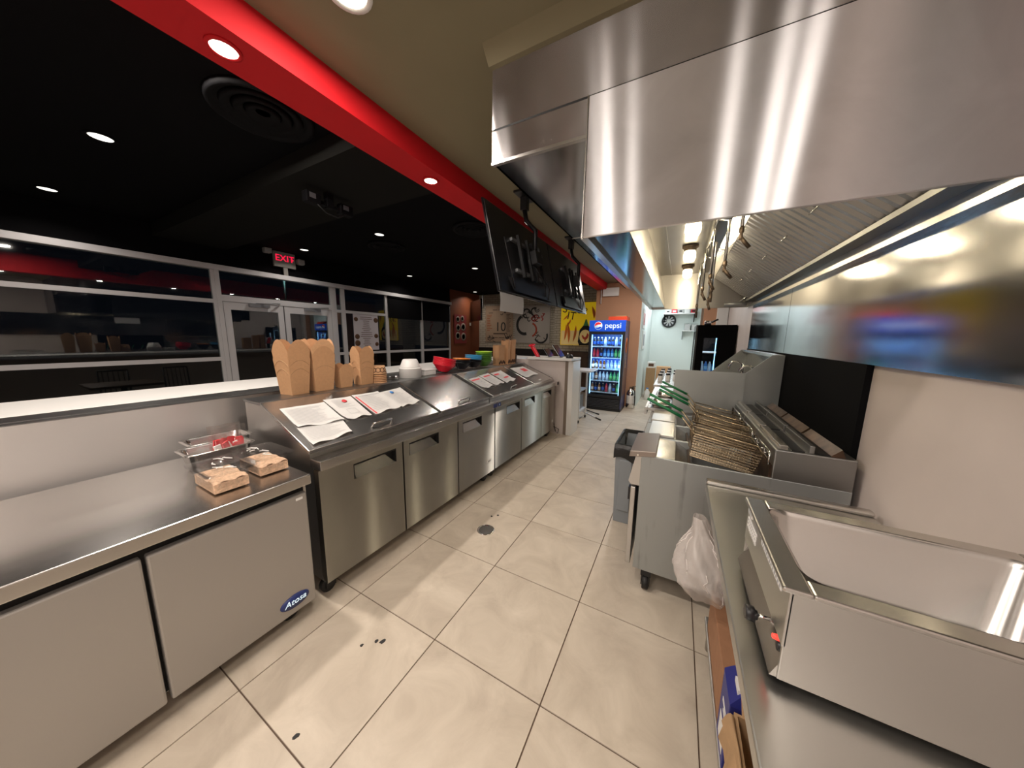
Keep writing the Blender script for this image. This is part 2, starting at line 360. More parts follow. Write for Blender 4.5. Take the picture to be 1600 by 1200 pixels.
# back wall of the dining room: brick above, planks below
struct(MB().box(-5.1, -1.75, 9.2, 9.3, 0, ZD).build('wall_back', M['brick']))
struct(MB().box(-1.75, -.2, 8.5, 9.3, 0, ZD).build('wall_back.001', M['brick']))
wl = MB().box(-5.0, -1.76, 9.17, 9.2, 0, 1.20).build('trim_6', M['woodblk']); struct(wl)  # left wainscot board, a darker tone than the planks
for x0, x1, y, mm, par in ((-1.76, -.2, 8.5, 'wood', None),):
    base = struct(MB().box(x0, x1, y - .02, y, 0, 1.20).build('trim_7', M['woodblk']))
    for k in range(8):
        MB().box(x0, x1, y - .035, y - .02, .004 + k * .149, .147 + k * .149).build('plank', M['wood'], base)
# pier beside the cooler and the walls round the back room
struct(MB().box(-.2, .82, 7.15, 8.6, 0, ZC).build('wall_back.002', M['brown']))
struct(MB().box(.72, .82, 8.6, 10.4, 0, ZC).build('wall_back.003', M['whitewall']))
struct(MB().box(.82, .835, 7.16, 8.6, 0, ZC).build('trim_8', M['whitewall']))
struct(MB().box(2.02, 2.24, 6.95, 7.15, 0, ZC).build('wall_back.004', M['brown']))
struct(MB().box(2.24, 2.6, 6.9, 7.15, 0, ZC).build('wall_back.005', M['white']))
struct(MB().box(1.98, 2.02, 7.0, 7.15, 0, ZC).build('trim_9', mat('door_jamb', (.22, .17, .13), .5)))
struct(MB().box(2.45, 2.6, 7.15, 10.4, 0, ZC).build('wall_right.001', M['whitewall']))
struct(MB().box(.72, 2.6, 10.3, 10.4, 0, ZC).build('wall_back.006', M['whitewall']))
# facade: wall, header, doors, windows
XF = -5.0
struct(MB().box(XF - .15, XF, 7.56, 9.3, 0, ZD).build('wall_left', M['dining_brown']))
struct(MB().box(XF - .15, XF - .02, -3.2, 7.56, 2.68, ZD).build('wall_left.001', M['blackmat']))
hd = MB().box(XF - .1, XF + .05, -3.2, 7.56, 2.60, 2.68).build('trim_10', M['alum']); struct(hd)
def window(n, y0, y1, z0=.25, z1=2.08, tz=1.18, upper=True):
    w = MB()
    w.box(XF - .05, XF, y0, y0 + .045, z0, 2.6); w.box(XF - .05, XF, y1 - .045, y1, z0, 2.6)
    w.box(XF - .05, XF, y0 + .045, y1 - .045, z0 - .25, z0); 
    if upper: w.box(XF - .05, XF, y0 + .045, y1 - .045, z1, z1 + .06)
    w.box(XF - .05, XF, y0 + .045, y1 - .045, tz - .03, tz + .03)
    o = struct(w.build('window_%d' % n, M['alum']))
    MB().box(XF - .032, XF - .022, y0 + .045, y1 - .045, z0, tz - .03).build('pane', M['glass'], o)
    MB().box(XF - .032, XF - .022, y0 + .045, y1 - .045, tz + .03, z1).build('pane', M['glass'], o)
    if upper: MB().box(XF - .032, XF - .022, y0 + .045, y1 - .045, z1 + .06, 2.6).build('pane', M['glass'], o)
    else: MB().box(XF - .032, XF - .022, y0 + .045, y1 - .045, z1, 2.6).build('pane', M['glass'], o)
    return o
window(1, 3.70, 3.90); window(2, 3.90, 5.06); window(3, 5.06, 6.28, upper=False); window(4, 6.28, 7.54, upper=False)
window(5, -.6, 1.76); window(6, -3.2, -.6)
fr = MB().box(XF - .05, XF + .01, 1.76, 1.82, 0, 2.6).box(XF - .05, XF + .01, 3.62, 3.70, 0, 2.6).box(XF - .05, XF + .01, 1.82, 3.62, 2.12, 2.22)
fro = struct(fr.build('trim_11', M['alum']))
MB().box(XF - .032, XF - .022, 1.82, 3.62, 2.22, 2.6).build('pane', M['glass'], fro)
def door(n, y0, y1, hy):
    d = MB(); x0, x1 = XF - .045, XF
    d.box(x0, x1, y0, y0 + .09, .02, 2.115).box(x0, x1, y1 - .09, y1, .02, 2.115).box(x0, x1, y0 + .09, y1 - .09, 1.99, 2.115).box(x0, x1, y0 + .09, y1 - .09, .02, .26)
    o = struct(d.build('door_%d' % n, M['alum']))
    MB().box(XF - .028, XF - .018, y0 + .09, y1 - .09, .26, 1.99).build('pane', M['glass'], o)
    MB().tube([(XF, hy, .95), (XF + .05, hy, .97), (XF + .05, hy, 1.23), (XF, hy, 1.25)], .012, 6).build('handle', M['blackmat'], o)
    c = MB().box(XF, XF + .06, (y0 + y1) / 2 - .1, (y0 + y1) / 2 + .2, 2.055, 2.11)
    c.tube([(XF + .03, (y0 + y1) / 2, 2.115), (XF + .12, (y0 + y1) / 2 + .2, 2.13), (XF + .02, (y0 + y1) / 2 + .38, 2.15)], .012, 5)
    c.build('door_closer', M['alumdk'], o)
door(1, 1.83, 2.70, 2.6); door(2, 2.72, 3.615, 2.81)
for k, (y0, y1) in enumerate(((5.09, 6.25), (6.30, 7.5))):
    s = MB().box(XF + .012, XF + .018, y0, y1, 2.055, 2.58).tube([(XF + .015, y0, 2.57), (XF + .015, y1, 2.57)], .025, 8).tube([(XF + .015, y0, 2.055), (XF + .015, y1, 2.055)], .009, 6)
    tag(s.build('roller_shade', M['blackmat']), ['black roller shade on the dining window left of the corner one', 'black roller shade on the dining window next to the orange corner wall'][k], 'shade', 'roller shades')

# hood crown moulding on the ceiling
cm = MB()
for a, b in (((.70, .87), (2.43, .87)), ((.70, .87), (.70, 6.0))):
    d = Vector((b[0] - a[0], b[1] - a[1], 0)).normalized(); nrm = Vector((-d.y, d.x, 0)); 
cm.prism([(.93, ZC), (.85, ZC), (.905, ZC - .055), (.93, ZC - .055)], 'x', .755, 2.43)
cm.build('trim_12', M['ceil']); struct(bpy.data.objects['trim_12'])

# lamp fixtures
def fixture(name, label, loc, r, lens, ring, group):
    o = thing(name, label, 'ceiling light', loc, group=group)
    MB().lathe([(r * 1.32, 0), (r * 1.30, -.006), (r * 1.02, -.008), (r * 1.0, 0)], n=24).build('ring', ring, o)
    MB().lathe([(r, -.001), (r * .98, -.004), (0, -.005)], n=24).build('lens', lens, o)
    return o
fixture('recessed_light', 'recessed round light in the olive kitchen ceiling above the aisle', (KITCHEN[0][0], KITCHEN[0][1], ZC), .065, M['lens'], M['whiteplas'], 'kitchen ceiling lights')
bl = ['small light in the red beam nearest the viewer, at the left edge', 'bright small light in the red beam just before the hanging screens']
for (x, y), l in zip(BEAM[2:4], bl): fixture('beam_light', l, (x, y, 2.73), .045, M['lens'], M['red'], 'lights in the red beam')
dl = ['dining light beside the exit sign, in the black ceiling', 'dining light in the black ceiling halfway between beam and exit sign', 'dining light in the black ceiling over the shaded windows', 'dining light in the black ceiling behind the hanging screens', 'farthest dining light, near the orange corner wall', 'dining light far back, hidden behind the hanging screens', 'dining light left of the doors', 'dining light left over the near dining floor']
for (x, y), l in zip(DINING, dl): fixture('dining_light', l, (x, y, ZD), .065, M['lens_din'], M['blackmat'], 'lights in the black dining ceiling')
M['diff'] = mat('black_diffuser', (.0045, .0045, .0055), .7, spec=.12)
for (x, y), l in zip(((-1.0, .80), (-1.04, 3.31), (-2.87, 3.35)), ('large round black air diffuser nearest the viewer, upper left', 'round black air diffuser beside the hanging screens', 'round black air diffuser near the middle dining light')):
    o = thing('air_diffuser', l, 'air vent', (x, y, ZD), group='air diffusers')
    MB().lathe([(.30, 0), (.295, -.03), (.27, -.035), (.25, -.01)], n=32).build('outer_ring', M['diff'], o)
    for r in (.23, .165, .10): MB().lathe([(r, -.012), (r - .012, -.04), (r - .06, -.012)], n=28).build('cone_ring', M['diff'], o)
# projector bracket with two boxes, hanging in the dining room
o = thing('ceiling_bracket', 'dark bracket with two small boxes hanging under the black dining ceiling', 'bracket', (-1.45, 1.50, ZD - .161))
MB().box(-.03, .03, -.03, .03, -.14, 0).box(-.02, .02, -.18, .18, -.13, -.10).build('arm', M['diff'], o)
for s in (-1, 1):
    b = MB().box(-.04, .04, s * .16 - .065, s * .16 + .065, -.15, -.055).build('box', M['diff'], o, .008); MB().box(.04, .043, s * .16 - .04, s * .16 + .015, -.11, -.068).build('label_plate', mat('grey_plate', (.10, .10, .11), .5), b)
MB().tube([(.03, -.14, -.14), (.035, -.05, -.20), (.035, .06, -.205), (.03, .15, -.145)], .005, 6).build('cable', M['black'], o)

# ------------------------------------------------------------------ dining room bits
ex = thing('exit_sign', 'grey exit sign with glowing red letters above the dining doors', 'sign', (XF + .01, 2.78, 2.82))
MB().box(0, .05, -.18, .18, 0, .27).build('housing', mat('exit_grey', (.25, .24, .22), .5), ex, .006)
text('letters', 'EXIT', .155, M['exitred'], ex, (.052, 0, .155), FACE_PX, .002)
for s in (-1, 1):
    MB().prism([(s * .15, .155), (s * .13, .175), (s * .13, .135)], 'x', .05, .053).build('arrow', M['exitred'], ex)
    l = MB().box(-.01, .10, s * .27 - .06, s * .27 + .06, .20 - .05 * (s + 1), .30 - .05 * (s + 1)).build('lamp_head', mat('lamp_head', (.35, .35, .35), .4), ex, .02)
MB().box(.01, .04, -.03, .04, -.14, 0).build('stem', mat('exit_grey2', (.25, .24, .22), .5), ex)
# menu poster on the window
mp = thing('menu_poster', 'tall white menu sheet with brown food drawings on the dining window', 'poster', (XF - .01, 4.42, 1.24))
MB().box(0, .004, -.30, .36, 0, .84).build('sheet', mat('menu_sheet', (.55, .52, .56), .7), mp)
pr_ = MB()
for k in range(17): 
    w = random.uniform(.06, .17); pr_.box(.004, .006, .03 - w, .03 + w, .05 + k * .045, .062 + k * .045)
pr_.build('print', M['inkbrown'], mp)
for y, z, r in ((-.22, .32, .06), (-.22, .17, .07), (.29, .34, .055), (.3, .14, .05), (.3, .72, .06), (-.23, .72, .05)):
    MB().lathe([(r, .004), (r, .007), (r * .5, .008), (0, .008)], (0, y, z), 14, 'x').build('food_drawing', M['inkbrown'], mp)
# red poster on the orange corner wall
rp = thing('red_poster', 'narrow dark red poster with pale rings on the orange corner wall', 'poster', (XF + .011, 8.05, 1.36))
MB().box(0, .012, -.33, .33, 0, .96).build('board', mat('poster_red', (.22, .03, .03), .6), rp)
for y, z, r in ((-.15, .25, .13), (.16, .22, .14), (.15, .55, .14), (-.13, .52, .12), (.1, .83, .10), (-.14, .8, .1)):
    MB().lathe([(r, .012), (r, .015), (r * .66, .015), (r * .6, .012)], (0, y, z), 18, 'x').build('ring', mat('ring_pale', (.25, .20, .16), .6), rp)
tag(MB().box(0, .03, -.03, .03, -.05, .05).build('wall_sensor', M['whiteplas'], loc=(XF, 8.62, 2.03)), 'tiny white box on the orange wall right of the red poster', 'sensor')
# posters on the brick
ps = thing('graffiti_poster', 'tan poster with black number ten and scribbles on the brick wall', 'poster', (-4.08, 9.19, 1.42))
MB().box(-.62, .52, -.012, 0, 0, 1.28).build('sheet', M['poster_tan'], ps)
text('number', '10', .46, M['inkdark'], ps, (.02, -.014, .52), FACE_NY, .001)
q = MB()
for k in range(16):
    x = random.uniform(-.55, .25); z = random.choice((.06, .10, .14, .95, 1.02, 1.12)); q.box(x, x + random.uniform(.05, .2), -.015, -.012, z, z + .02)
for k in range(14): q.box(.26, .26 + random.uniform(.1, .2), -.015, -.012, .36 + k * .045, .375 + k * .045)
q.box(-.28, .2, -.015, -.012, .27, .31).build('scribble', mat('scribble', (.07, .04, .03), .7), ps)
q = MB()
for k in range(10): q.box(-.55, -.55 + random.uniform(.1, .22), -.015, -.012, .40 + k * .06, .425 + k * .06)
q.build('orange_print', mat('orange_scribble', (.34, .10, .03), .7), ps)
ps = thing('graffiti_poster', 'grey poster with black curves and red lettering on the brick wall', 'poster', (-2.78, 9.19, 1.40))
MB().box(-.70, .62, -.012, 0, 0, 1.25).build('sheet', M['poster_grey'], ps)
def arc(cx, cz, r, a0, a1, w, n=14, sx=1):
    mb = MB()
    for k in range(n):
        t0, t1 = a0 + (a1 - a0) * k / n, a0 + (a1 - a0) * (k + 1) / n
        mb.poly([(cx + sx * r * math.cos(t0), -.015, cz + r * math.sin(t0)), (cx + sx * r * math.cos(t1), -.015, cz + r * math.sin(t1)), (cx + sx * (r + w) * math.cos(t1), -.015, cz + (r + w) * math.sin(t1)), (cx + sx * (r + w) * math.cos(t0), -.015, cz + (r + w) * math.sin(t0))])
    return mb
arc(-.32, .62, .26, 2.0, 5.0, .10, sx=.9).build('black_curve', M['inkdark'], ps); arc(.3, .25, .2, 3.6, 6.6, .06).build('black_curve', M['inkdark'], ps); arc(-.1, .45, .2, -1.2, 1.2, .06).build('red_curve', mat('dark_red_ink', (.35, .05, .02), .7), ps)
arc(-.25, 1.0, .12, 0, 5, .05).build('black_curve', M['inkdark'], ps); arc(-.45, 1.12, .06, 0, 6, .04).build('black_curve', M['inkdark'], ps); arc(.05, 1.05, .1, 1, 5, .05).build('black_curve', M['inkdark'], ps)
def scrawl(name, x0, x1, z0, z1, n, wd_, m, par, seed):
    rnd = random.Random(seed); q = MB()
    for k in range(n):
        cx, cz, r0 = rnd.uniform(x0, x1), rnd.uniform(z0, z1), rnd.uniform(.04, .11); a0 = rnd.uniform(0, 6.3); da = rnd.choice((-1, 1)) * rnd.uniform(.5, .9)
        pts = [(cx + r0 * (1 - .05 * j) * math.cos(a0 + da * j) * rnd.uniform(.7, 1.3), cz + r0 * (1 - .05 * j) * math.sin(a0 + da * j)) for j in range(rnd.randint(3, 7))]
        for (xa, za), (xb, zb) in zip(pts, pts[1:]):
            L = math.hypot(xb - xa, zb - za) or 1; nx, nz = -(zb - za) / L * wd_, (xb - xa) / L * wd_
            q.poly([(xa - nx, -.0155, za - nz), (xb - nx, -.0155, zb - nz), (xb + nx, -.0155, zb + nz), (xa + nx, -.0155, za + nz)])
    o = q.build(name, m, par); o['kind'] = 'stuff'; return o
scrawl('red_scrawl', .0, .42, .78, .98, 9, .018, mat('red_scribble', (.40, .05, .04), .7), ps, 3)
scrawl('black_scrawl', -.55, .15, .80, 1.18, 14, .012, M['inkdark'], ps, 5)
scrawl('black_scrawl', .1, .5, .08, .35, 6, .012, M['inkdark'], ps, 8)
g1 = [o for o in bpy.data.objects if o.name == 'graffiti_poster'][0]
scrawl('black_scrawl', .0, .3, .95, 1.18, 5, .010, M['inkdark'], g1, 11); scrawl('black_scrawl', -.55, -.2, .04, .22, 8, .010, M['inkdark'], g1, 12); scrawl('black_scrawl', .2, .48, .04, .3, 7, .010, M['inkdark'], g1, 13)
# yellow poster
yp = thing('yellow_poster', 'lit yellow poster with red chillies and a sauce bottle on brick', 'poster', (-1.05, 8.485, 1.39))
M['yellowlit'] = mat('backlit_yellow', (.9, .62, .02), .5, emit=(1, .66, .01), estr=.35)
MB().box(-.48, .60, -.03, 0, 0, 1.22).build('panel', M['yellowlit'], yp)
MB().box(-.46, .1, -.034, -.03, .01, .42).build('pale_patch', M['paleyel'], yp)
for c, z, sz in (('S', 1.05, .34), ('IT', .84, .32), ('UP', .98, .26)):
    text('lettering', c, sz, M['inkdark'], yp, ({'S': -.36, 'IT': -.16, 'UP': .14}[c], -.036, z), (PI / 2, .15, 0), .001)
b = MB().prism([(.10, .0), (.44, .0), (.48, .1), (.46, .42), (.36, .56), (.20, .56), (.10, .44), (.06, .1)], 'y', -.04, -.03).build('bottle_print', M['inkdark'], yp)
MB().prism([(.2, .56), (.36, .56), (.32, .66), (.30, .74), (.26, .74), (.24, .66)], 'y', -.04, -.03).build('bottle_cap_print', M['green'], yp)
MB().prism([(.27 + .165 * math.cos(t * PI / 8), .25 + .20 * math.sin(t * PI / 8)) for t in range(16)], 'y', -.044, -.04).build('label_print', M['paleyel'], yp)
MB().prism([(.17, .27), (.21, .30), (.23, .25), (.27, .23), (.31, .28), (.33, .36), (.38, .30), (.36, .22), (.32, .17), (.29, .16), (.29, .10), (.26, .10), (.26, .16), (.21, .19)], 'y', -.048, -.044).build('rooster_print', M['orangered'], yp)
for x, z, w, hh, a in ((-.36, .12, .06, .5, .1), (-.22, .06, .07, .62, -.1), (-.09, .08, .06, .5, .15), (-.3, .55, .05, .2, .6), (.5, .75, .07, .36, -.2), (-.42, .72, .05, .16, .9)):
    p = MB().prism([(x + w * math.sin(PI * t) * s + a * hh * t * s2, z + hh * t) for s, s2, ts in ((1, 1, [k / 6 for k in range(7)]), (-.2, 1, [k / 6 for k in range(6, -1, -1)])) for t in ts][:-1], 'y', -.037, -.034)
    p.build('chilli_print', M['orange'], yp)
# hanging black screen in the far corner
o = thing('wall_screen', 'black screen hanging in the dim dining corner above the posters', 'screen', (-4.55, 8.35, 2.12), rotz=math.radians(-38))
MB().box(-.62, .62, -.03, .03, 0, .68).build('panel', M['blackgloss'], o, .006); MB().tube([(0, .03, .4), (0, .25, .45), (0, .25, .98)], .02, 6).build('arm', M['black'], o)
# dining tables and chairs
def table(x, y, label):
    t = thing('dining_table', label, 'table', (x, y, 0), group='dining tables')
    MB().box(-.38, .38, -.38, .38, .72, .755).build('table_top', M['wood'], t, .004); MB().cyl((0, 0, .03), (0, 0, .72), .035, 10).build('column', M['black'], t)
    MB().lathe([(.25, .0), (.25, .015), (.05, .04), (.035, .05)], n=18).build('foot', M['black'], t)
def chair(x, y, rz, label):
    t = thing('dining_chair', label, 'chair', (x, y, 0), rz, group='dining chairs')
    MB().box(-.2, .2, -.2, .2, .43, .46).build('seat', M['black'], t, .01)
    for sx in (-1, 1):
        MB().tube([(sx * .18, .18, 0), (sx * .17, .17, .43)], .013, 6).build('leg', M['black'], t); MB().tube([(sx * .18, -.2, 0), (sx * .17, -.18, .43), (sx * .17, -.23, .90)], .013, 6).build('leg', M['black'], t)
    for k in range(5): MB().tube([(-.12 + k * .06, -.19, .47), (-.12 + k * .06, -.228, .88)], .007, 5).build('back_spindle', M['black'], t)
    MB().tube([(-.17, -.23, .9), (.17, -.23, .9)], .016, 6).build('top_rail', M['black'], t)
for x, y, l in ((-3.9, 4.7, 'small dark table before the window with the white menu'), (-3.9, 6.1, 'small dark table before the shaded windows'), (-3.6, .9, 'small dark table left of the dining doors')): table(x, y, l)
for x, y, rz, l in ((-3.2, 4.75, PI / 2, 'black chair at the table before the white menu'), (-3.2, 6.1, PI / 2, 'black chair at the table before the shaded windows'), (-2.95, .95, PI / 2, 'black spindle-back chair at the table left of the doors'), (-2.9, 1.75, PI / 2, 'black spindle-back chair standing alone before the dining doors')): chair(x, y, rz, l)
# outside
sl = thing('street_lamp', 'bright greenish street lamp outside beyond the dark glass', 'lamp', (-14.2, 7.2, 0))
MB().cyl((0, 0, 0), (0, 0, 4.1), .06, 8).build('pole', M['black'], sl); MB().box(-.1, .3, -.12, .12, 4.1, 4.2).build('head', M['black'], sl); MB().lathe([(.0, 3.95), (.12, 4.02), (.12, 4.1), (0, 4.1)], (.1, 0, 0), 10).build('bulb', M['streetlamp'], sl)
struct(MB().box(-30, -5.2, -12, 26, -.2, -.02).build('ground_outside', mat('asphalt', (.03, .03, .032), .9)))

# ------------------------------------------------------------------ guest counter wall behind the fridges
pw = struct(MB().box(-1.30, -1.06, -1.6, 4.9, 0, 1.165).build('wall_left.002', M['steel_wall'])); 
struct(MB().box(-1.13, -1.06, -1.6, 5.0, 1.165, 1.17).box(-1.3, -1.13, -1.6, 5.0, 1.165, 1.172).build('trim_13', M['steel_dark']))
gc = thing('guest_counter', 'long white guest counter top behind the steel ledge', 'counter', (0, 0, 0))
MB().box(-1.94, -1.325, -1.6, 6.0, 1.125, 1.17).build('counter_top', M['white'], gc, .004); MB().box(-1.75, -1.345, -1.55, 5.9, 0, 1.12).build('base', M['beige'], gc)
# ------------------------------------------------------------------ prep tables (row frame)
AR = math.radians(.6)
def row(d, s, z=0):                      # d: local x (negative towards the back), s: along the row
    return (-.077 + d * math.cos(AR) + s * math.sin(AR), .475 - d * math.sin(AR) + s * math.cos(AR), z)
SL0, SL1 = (-.10, .955), (-.615, 1.165)  # lid slope in (x, z)
MS = (SL1[1] - SL0[1]) / (SL1[0] - SL0[0])
TILT = math.atan2(SL1[1] - SL0[1], SL0[0] - SL1[0])
def lidz(x): return SL0[1] + MS * (x - SL0[0])
def caster(par, x, y, ht=.12):
    c = MB().cyl((x - .018, y - .02, .045), (x + .018, y - .02, .045), .045, 14).build('caster', M['rubber'], par)
    MB().box(x - .026, x - .02, y - .04, y + .02, .03, .10).box(x + .02, x + .026, y - .04, y + .02, .03, .10).box(x - .03, x + .03, y - .04, y + .03, .095, ht).build('caster_fork', M['black'], c)
def fridge_door(par, y0, y1, hy0, hy1, z0=.12, z1=.835, xf=-.035, hz0=.70, hz1=.80, label=None):
    d = MB(); xb = xf - .045
    if hy0 is None: d.box(xb, xf, y0, y1, z0, z1)
    else:
        d.box(xb, xf, y0, hy0, z0, z1).box(xb, xf, hy1, y1, z0, z1).box(xb, xf, hy0, hy1, z0, hz0).box(xb, xf, hy0, hy1, hz1, z1)
    o = d.build('door', M['steel_door'], par)
    if hy0 is not None:
        p = MB().box(xb, xb + .006, hy0, hy1, hz0, hz1).box(xb, xf - .001, hy0, hy0 + .006, hz0, hz1).box(xb, xf - .001, hy1 - .006, hy1, hz0, hz1).box(xb, xf - .001, hy0, hy1, hz1 - .012, hz1)
        p.build('handle_recess', M['gasket'], o)
        MB().hexa([(xf - .012, hy0 + .014, hz0), (xf - .001, hy0 + .014, hz0), (xf - .001, hy1 - .012, hz0), (xf - .012, hy1 - .012, hz0),
                   (xb + .008, hy0 + .014, hz1 - .026), (xb + .012, hy0 + .014, hz1 - .026), (xb + .012, hy1 - .075, hz1 - .026), (xb + .008, hy1 - .075, hz1 - .026)]).build('handle', M['steel_top'], o)
    return o
def prep_table(label, s0, length, lip_len, doors, lids, first):
    t = thing('prep_table', label, 'refrigerator', row(0, s0), -AR, group='sandwich prep tables')
    MB().box(-.86, -.085, .004, length - .004, .12, .845).build('body', M['steel'], t)
    MB().box(-.086, -.079, .01, length - .01, .13, .84).build('gasket', M['gasket'], t)
    MB().box(-.105, 0, 0, lip_len, .845, .90).build('work_ledge', M['steel_top'], t, .003)
    # raised hopper with the sloping top, closed side
    MB().prism([(-.105, .90), (-.105, SL0[1] - .022), (SL1[0], SL1[1] - .022), (-.86, SL1[1] - .022), (-.86, .845), (-.105, .845)], 'y', .003, lip_len - .003).build('hopper', M['steel'], t)
    MB().box(-.87, SL1[0] - .012, -.002, lip_len, SL1[1] - .02, SL1[1]).build('rear_ledge', M['steel_dark'], t, .003)
    MB().prism([(-.11, SL0[1] - .02), (SL1[0], SL1[1] - .02), (SL1[0] - .02, SL1[1] - .008), (-.11, SL0[1] - .010)], 'y', .01, lip_len - .01).build('lid_gasket', M['gasket'], t)
    for (a, b, ha, hb) in lids:
        L = MB().prism([(-.092, SL0[1] - .028), (-.088, SL0[1] - .004), (SL0[0], SL0[1]), (SL1[0], SL1[1]), (SL1[0], SL1[1] - .018), (-.115, SL0[1] - .018)], 'y', a, b)
        l = L.build('lid', M['steel_top'], t, .003)
        if ha is not None:
            x = -.135; z = lidz(x)
            MB().tube([(x, ha, z), (x + .012, ha + .008, z + .026), (x + .012, hb - .008, z + .026), (x, hb, z)], .008, 8).build('lid_handle', M['chrome'], l)
    for (a, b, ha, hb) in doors: fridge_door(t, a, b, ha, hb)
    for y in (.07, length - .07):
        for x in (-.13, -.78): caster(t, x, y)
    return t
U1 = prep_table('steel three-door prep fridge nearest the viewer, under the brown boxes', 0, 1.878, 1.868,
    [(.004, .600, .215, .545), (.612, 1.238, .665, .99), (1.25, 1.872, 1.315, 1.63)],
    [(-.008, 1.058, .43, .60), (1.092, 1.853, 1.38, 1.55)], True)
U2 = prep_table('steel three-door prep fridge farther on, ending at the white counter', 1.886, 1.815, 1.90,
    [(.006, .640, .255, .585), (.652, 1.288, .725, 1.045), (1.30, 1.808, 1.345, 1.665)],
    [(.045, 1.115, .53, .66), (1.14, 1.818, None, None)], False)
MB().box(-.034, -.0335, 1.72, 1.81, .245, .275).build('name_plate', M['whiteplas'], U1); text('name_text', 'Atosa', .022, M['navy'], U1, (-.033, 1.765, .26), FACE_PX, .0002)
MB().box(.0, .003, 1.80, 1.868, .848, .888).build('blue_tag', M['navy'], U1); MB().box(0, .003, 0, .06, .848, .888).build('blue_tag', M['navy'], U2); text('blue_tag_mark', '1', .025, M['signwhite'], U2, (.0035, .03, .868), FACE_PX, .0002)
MB().box(0, .003, 1.82, 1.88, .848, .893).build('black_tag', M['black'], U2)
x = -.135; MB().box(x - .01, x + .01, 1.40, 1.46, lidz(x), lidz(x) + .008).build('lid_sticker', M['whiteplas'], U2)
MB().box(-.034, -.032, 1.72, 1.76, .25, .29).build('name_plate', M['whiteplas'], U2)
# papers on the lids
def paper(label, corners, marks, mname='paper'):
    """corners: 4 x (s, d) in row frame, order: back-left, back-right, front-right, front-left"""
    (s0, d0) = corners[0]; o = thing('recipe_sheet', label, 'paper', row(0, 0), -AR, group='sheets on the prep lids')
    C_ = [Vector((d, s, 0)) for s, d in corners]
    cn = len(corners)
    def P(u, v, hgt=.0035):
        p = (C_[0] * (1 - u) + C_[1] * u) * (1 - v) + (C_[3] * (1 - u) + C_[2] * u) * v
        e = max(0, v - .75) * .03 * (1 + math.sin(u * 9 + s0 * 7)) + max(0, u - .8) * .015
        return (p.x, p.y, lidz(p.x) + hgt + e)
    MB().grid(lambda u, v: P(u, v), 12, 8).build('sheet', M[mname], o)
    for nm, mm, rects in marks:
        q = MB()
        for (u0, u1, v0, v1) in rects: 
            n = 4
            for i in range(n):
                a, b = u0 + (u1 - u0) * i / n, u0 + (u1 - u0) * (i + 1) / n
                q.poly([P(a, v0, .0055), P(b, v0, .0055), P(b, v1, .0055), P(a, v1, .0055)][::-1])
        q.build(nm, M[mm], o)
    return o
def lines(n, u0=.07, u1=.9, v0=.12, v1=.92, w=.012):
    return [(u0, random.uniform(.6, 1) * (u1 - u0) + u0, v0 + (v1 - v0) * k / n, v0 + (v1 - v0) * k / n + w) for k in range(n)]
def dot(lbl, s, d, m):
    o = thing('round_sticker', lbl, 'sticker', row(d, s, lidz(d) + .008), -AR); o.rotation_euler = (0, TILT, -AR)
    MB().lathe([(.018, 0), (.018, .0015), (0, .0018)], n=16).build('disc', m, o)
paper('large white handwritten sheet on the nearest lid, upper left', [(.052, -.517), (.325, -.503), (.322, -.26), (.045, -.29)], [('print', 'ink', lines(15))])
paper('white handwritten sheet at the front of the nearest lid, curled right corner', [(.040, -.300), (.315, -.285), (.285, -.13), (.03, -.112)], [('print', 'ink', lines(10, v1=.85))])
paper('white sheet with red dot and drawn square on the nearest lid', [(.335, -.534), (.538, -.518), (.522, -.25), (.34, -.26)], [('print', 'ink', lines(7, .2, .8, .1, .5) + [(.35, .7, .56, .57), (.35, .7, .78, .79), (.35, .36, .56, .79), (.69, .70, .56, .79)])])
paper('white sheet with a red bar along its left edge on the nearest lid', [(.553, -.530), (.785, -.522), (.815, -.262), (.552, -.248)], [('red_bar', 'inkred', [(.04, .09, .1, .98)]), ('print', 'ink', lines(11, .14, .92) + [(.14, .94, .10, .125)])])
paper('white sheet under the blue dot at the far end of the nearest lid', [(.790, -.506), (1.023, -.524), (1.012, -.265), (.815, -.257)], [('print', 'ink', lines(11))])
dot('small round red sticker on the white sheet', .455, -.47, M['inkred']); dot('small round blue sticker on the white sheet', .885, -.47, M['inkblue'])
paper('leftmost of three red-headed sheets on the third lid', [(1.97, -.46), (2.20, -.475), (2.19, -.24), (1.975, -.23)], [('red_bar', 'inkred', [(.03, .8, .14, .24)]), ('print', 'ink', lines(9, v0=.34) + [(.55, .63, .4, .46), (.68, .76, .55, .6)])])
paper('middle one of three red-headed sheets on the third lid', [(2.225, -.49), (2.46, -.51), (2.45, -.25), (2.225, -.24)], [('red_bar', 'inkred', [(.2, .85, .14, .23)]), ('print', 'ink', lines(9, v0=.3))])
paper('rightmost of three red-headed sheets on the third lid', [(2.50, -.50), (2.80, -.52), (2.76, -.25), (2.50, -.24)], [('red_bar', 'inkred', [(.05, .5, .16, .27), (.4, .85, .55, .65)]), ('print', 'ink', lines(8, v0=.3))])
paper('white sheet with a red block on the farthest lid', [(3.10, -.54), (3.50, -.525), (3.53, -.26), (3.06, -.25)], [('red_block', 'inkred', [(.5, .85, .2, .5)]), ('print', 'ink', lines(8, .08, .9, .25))])

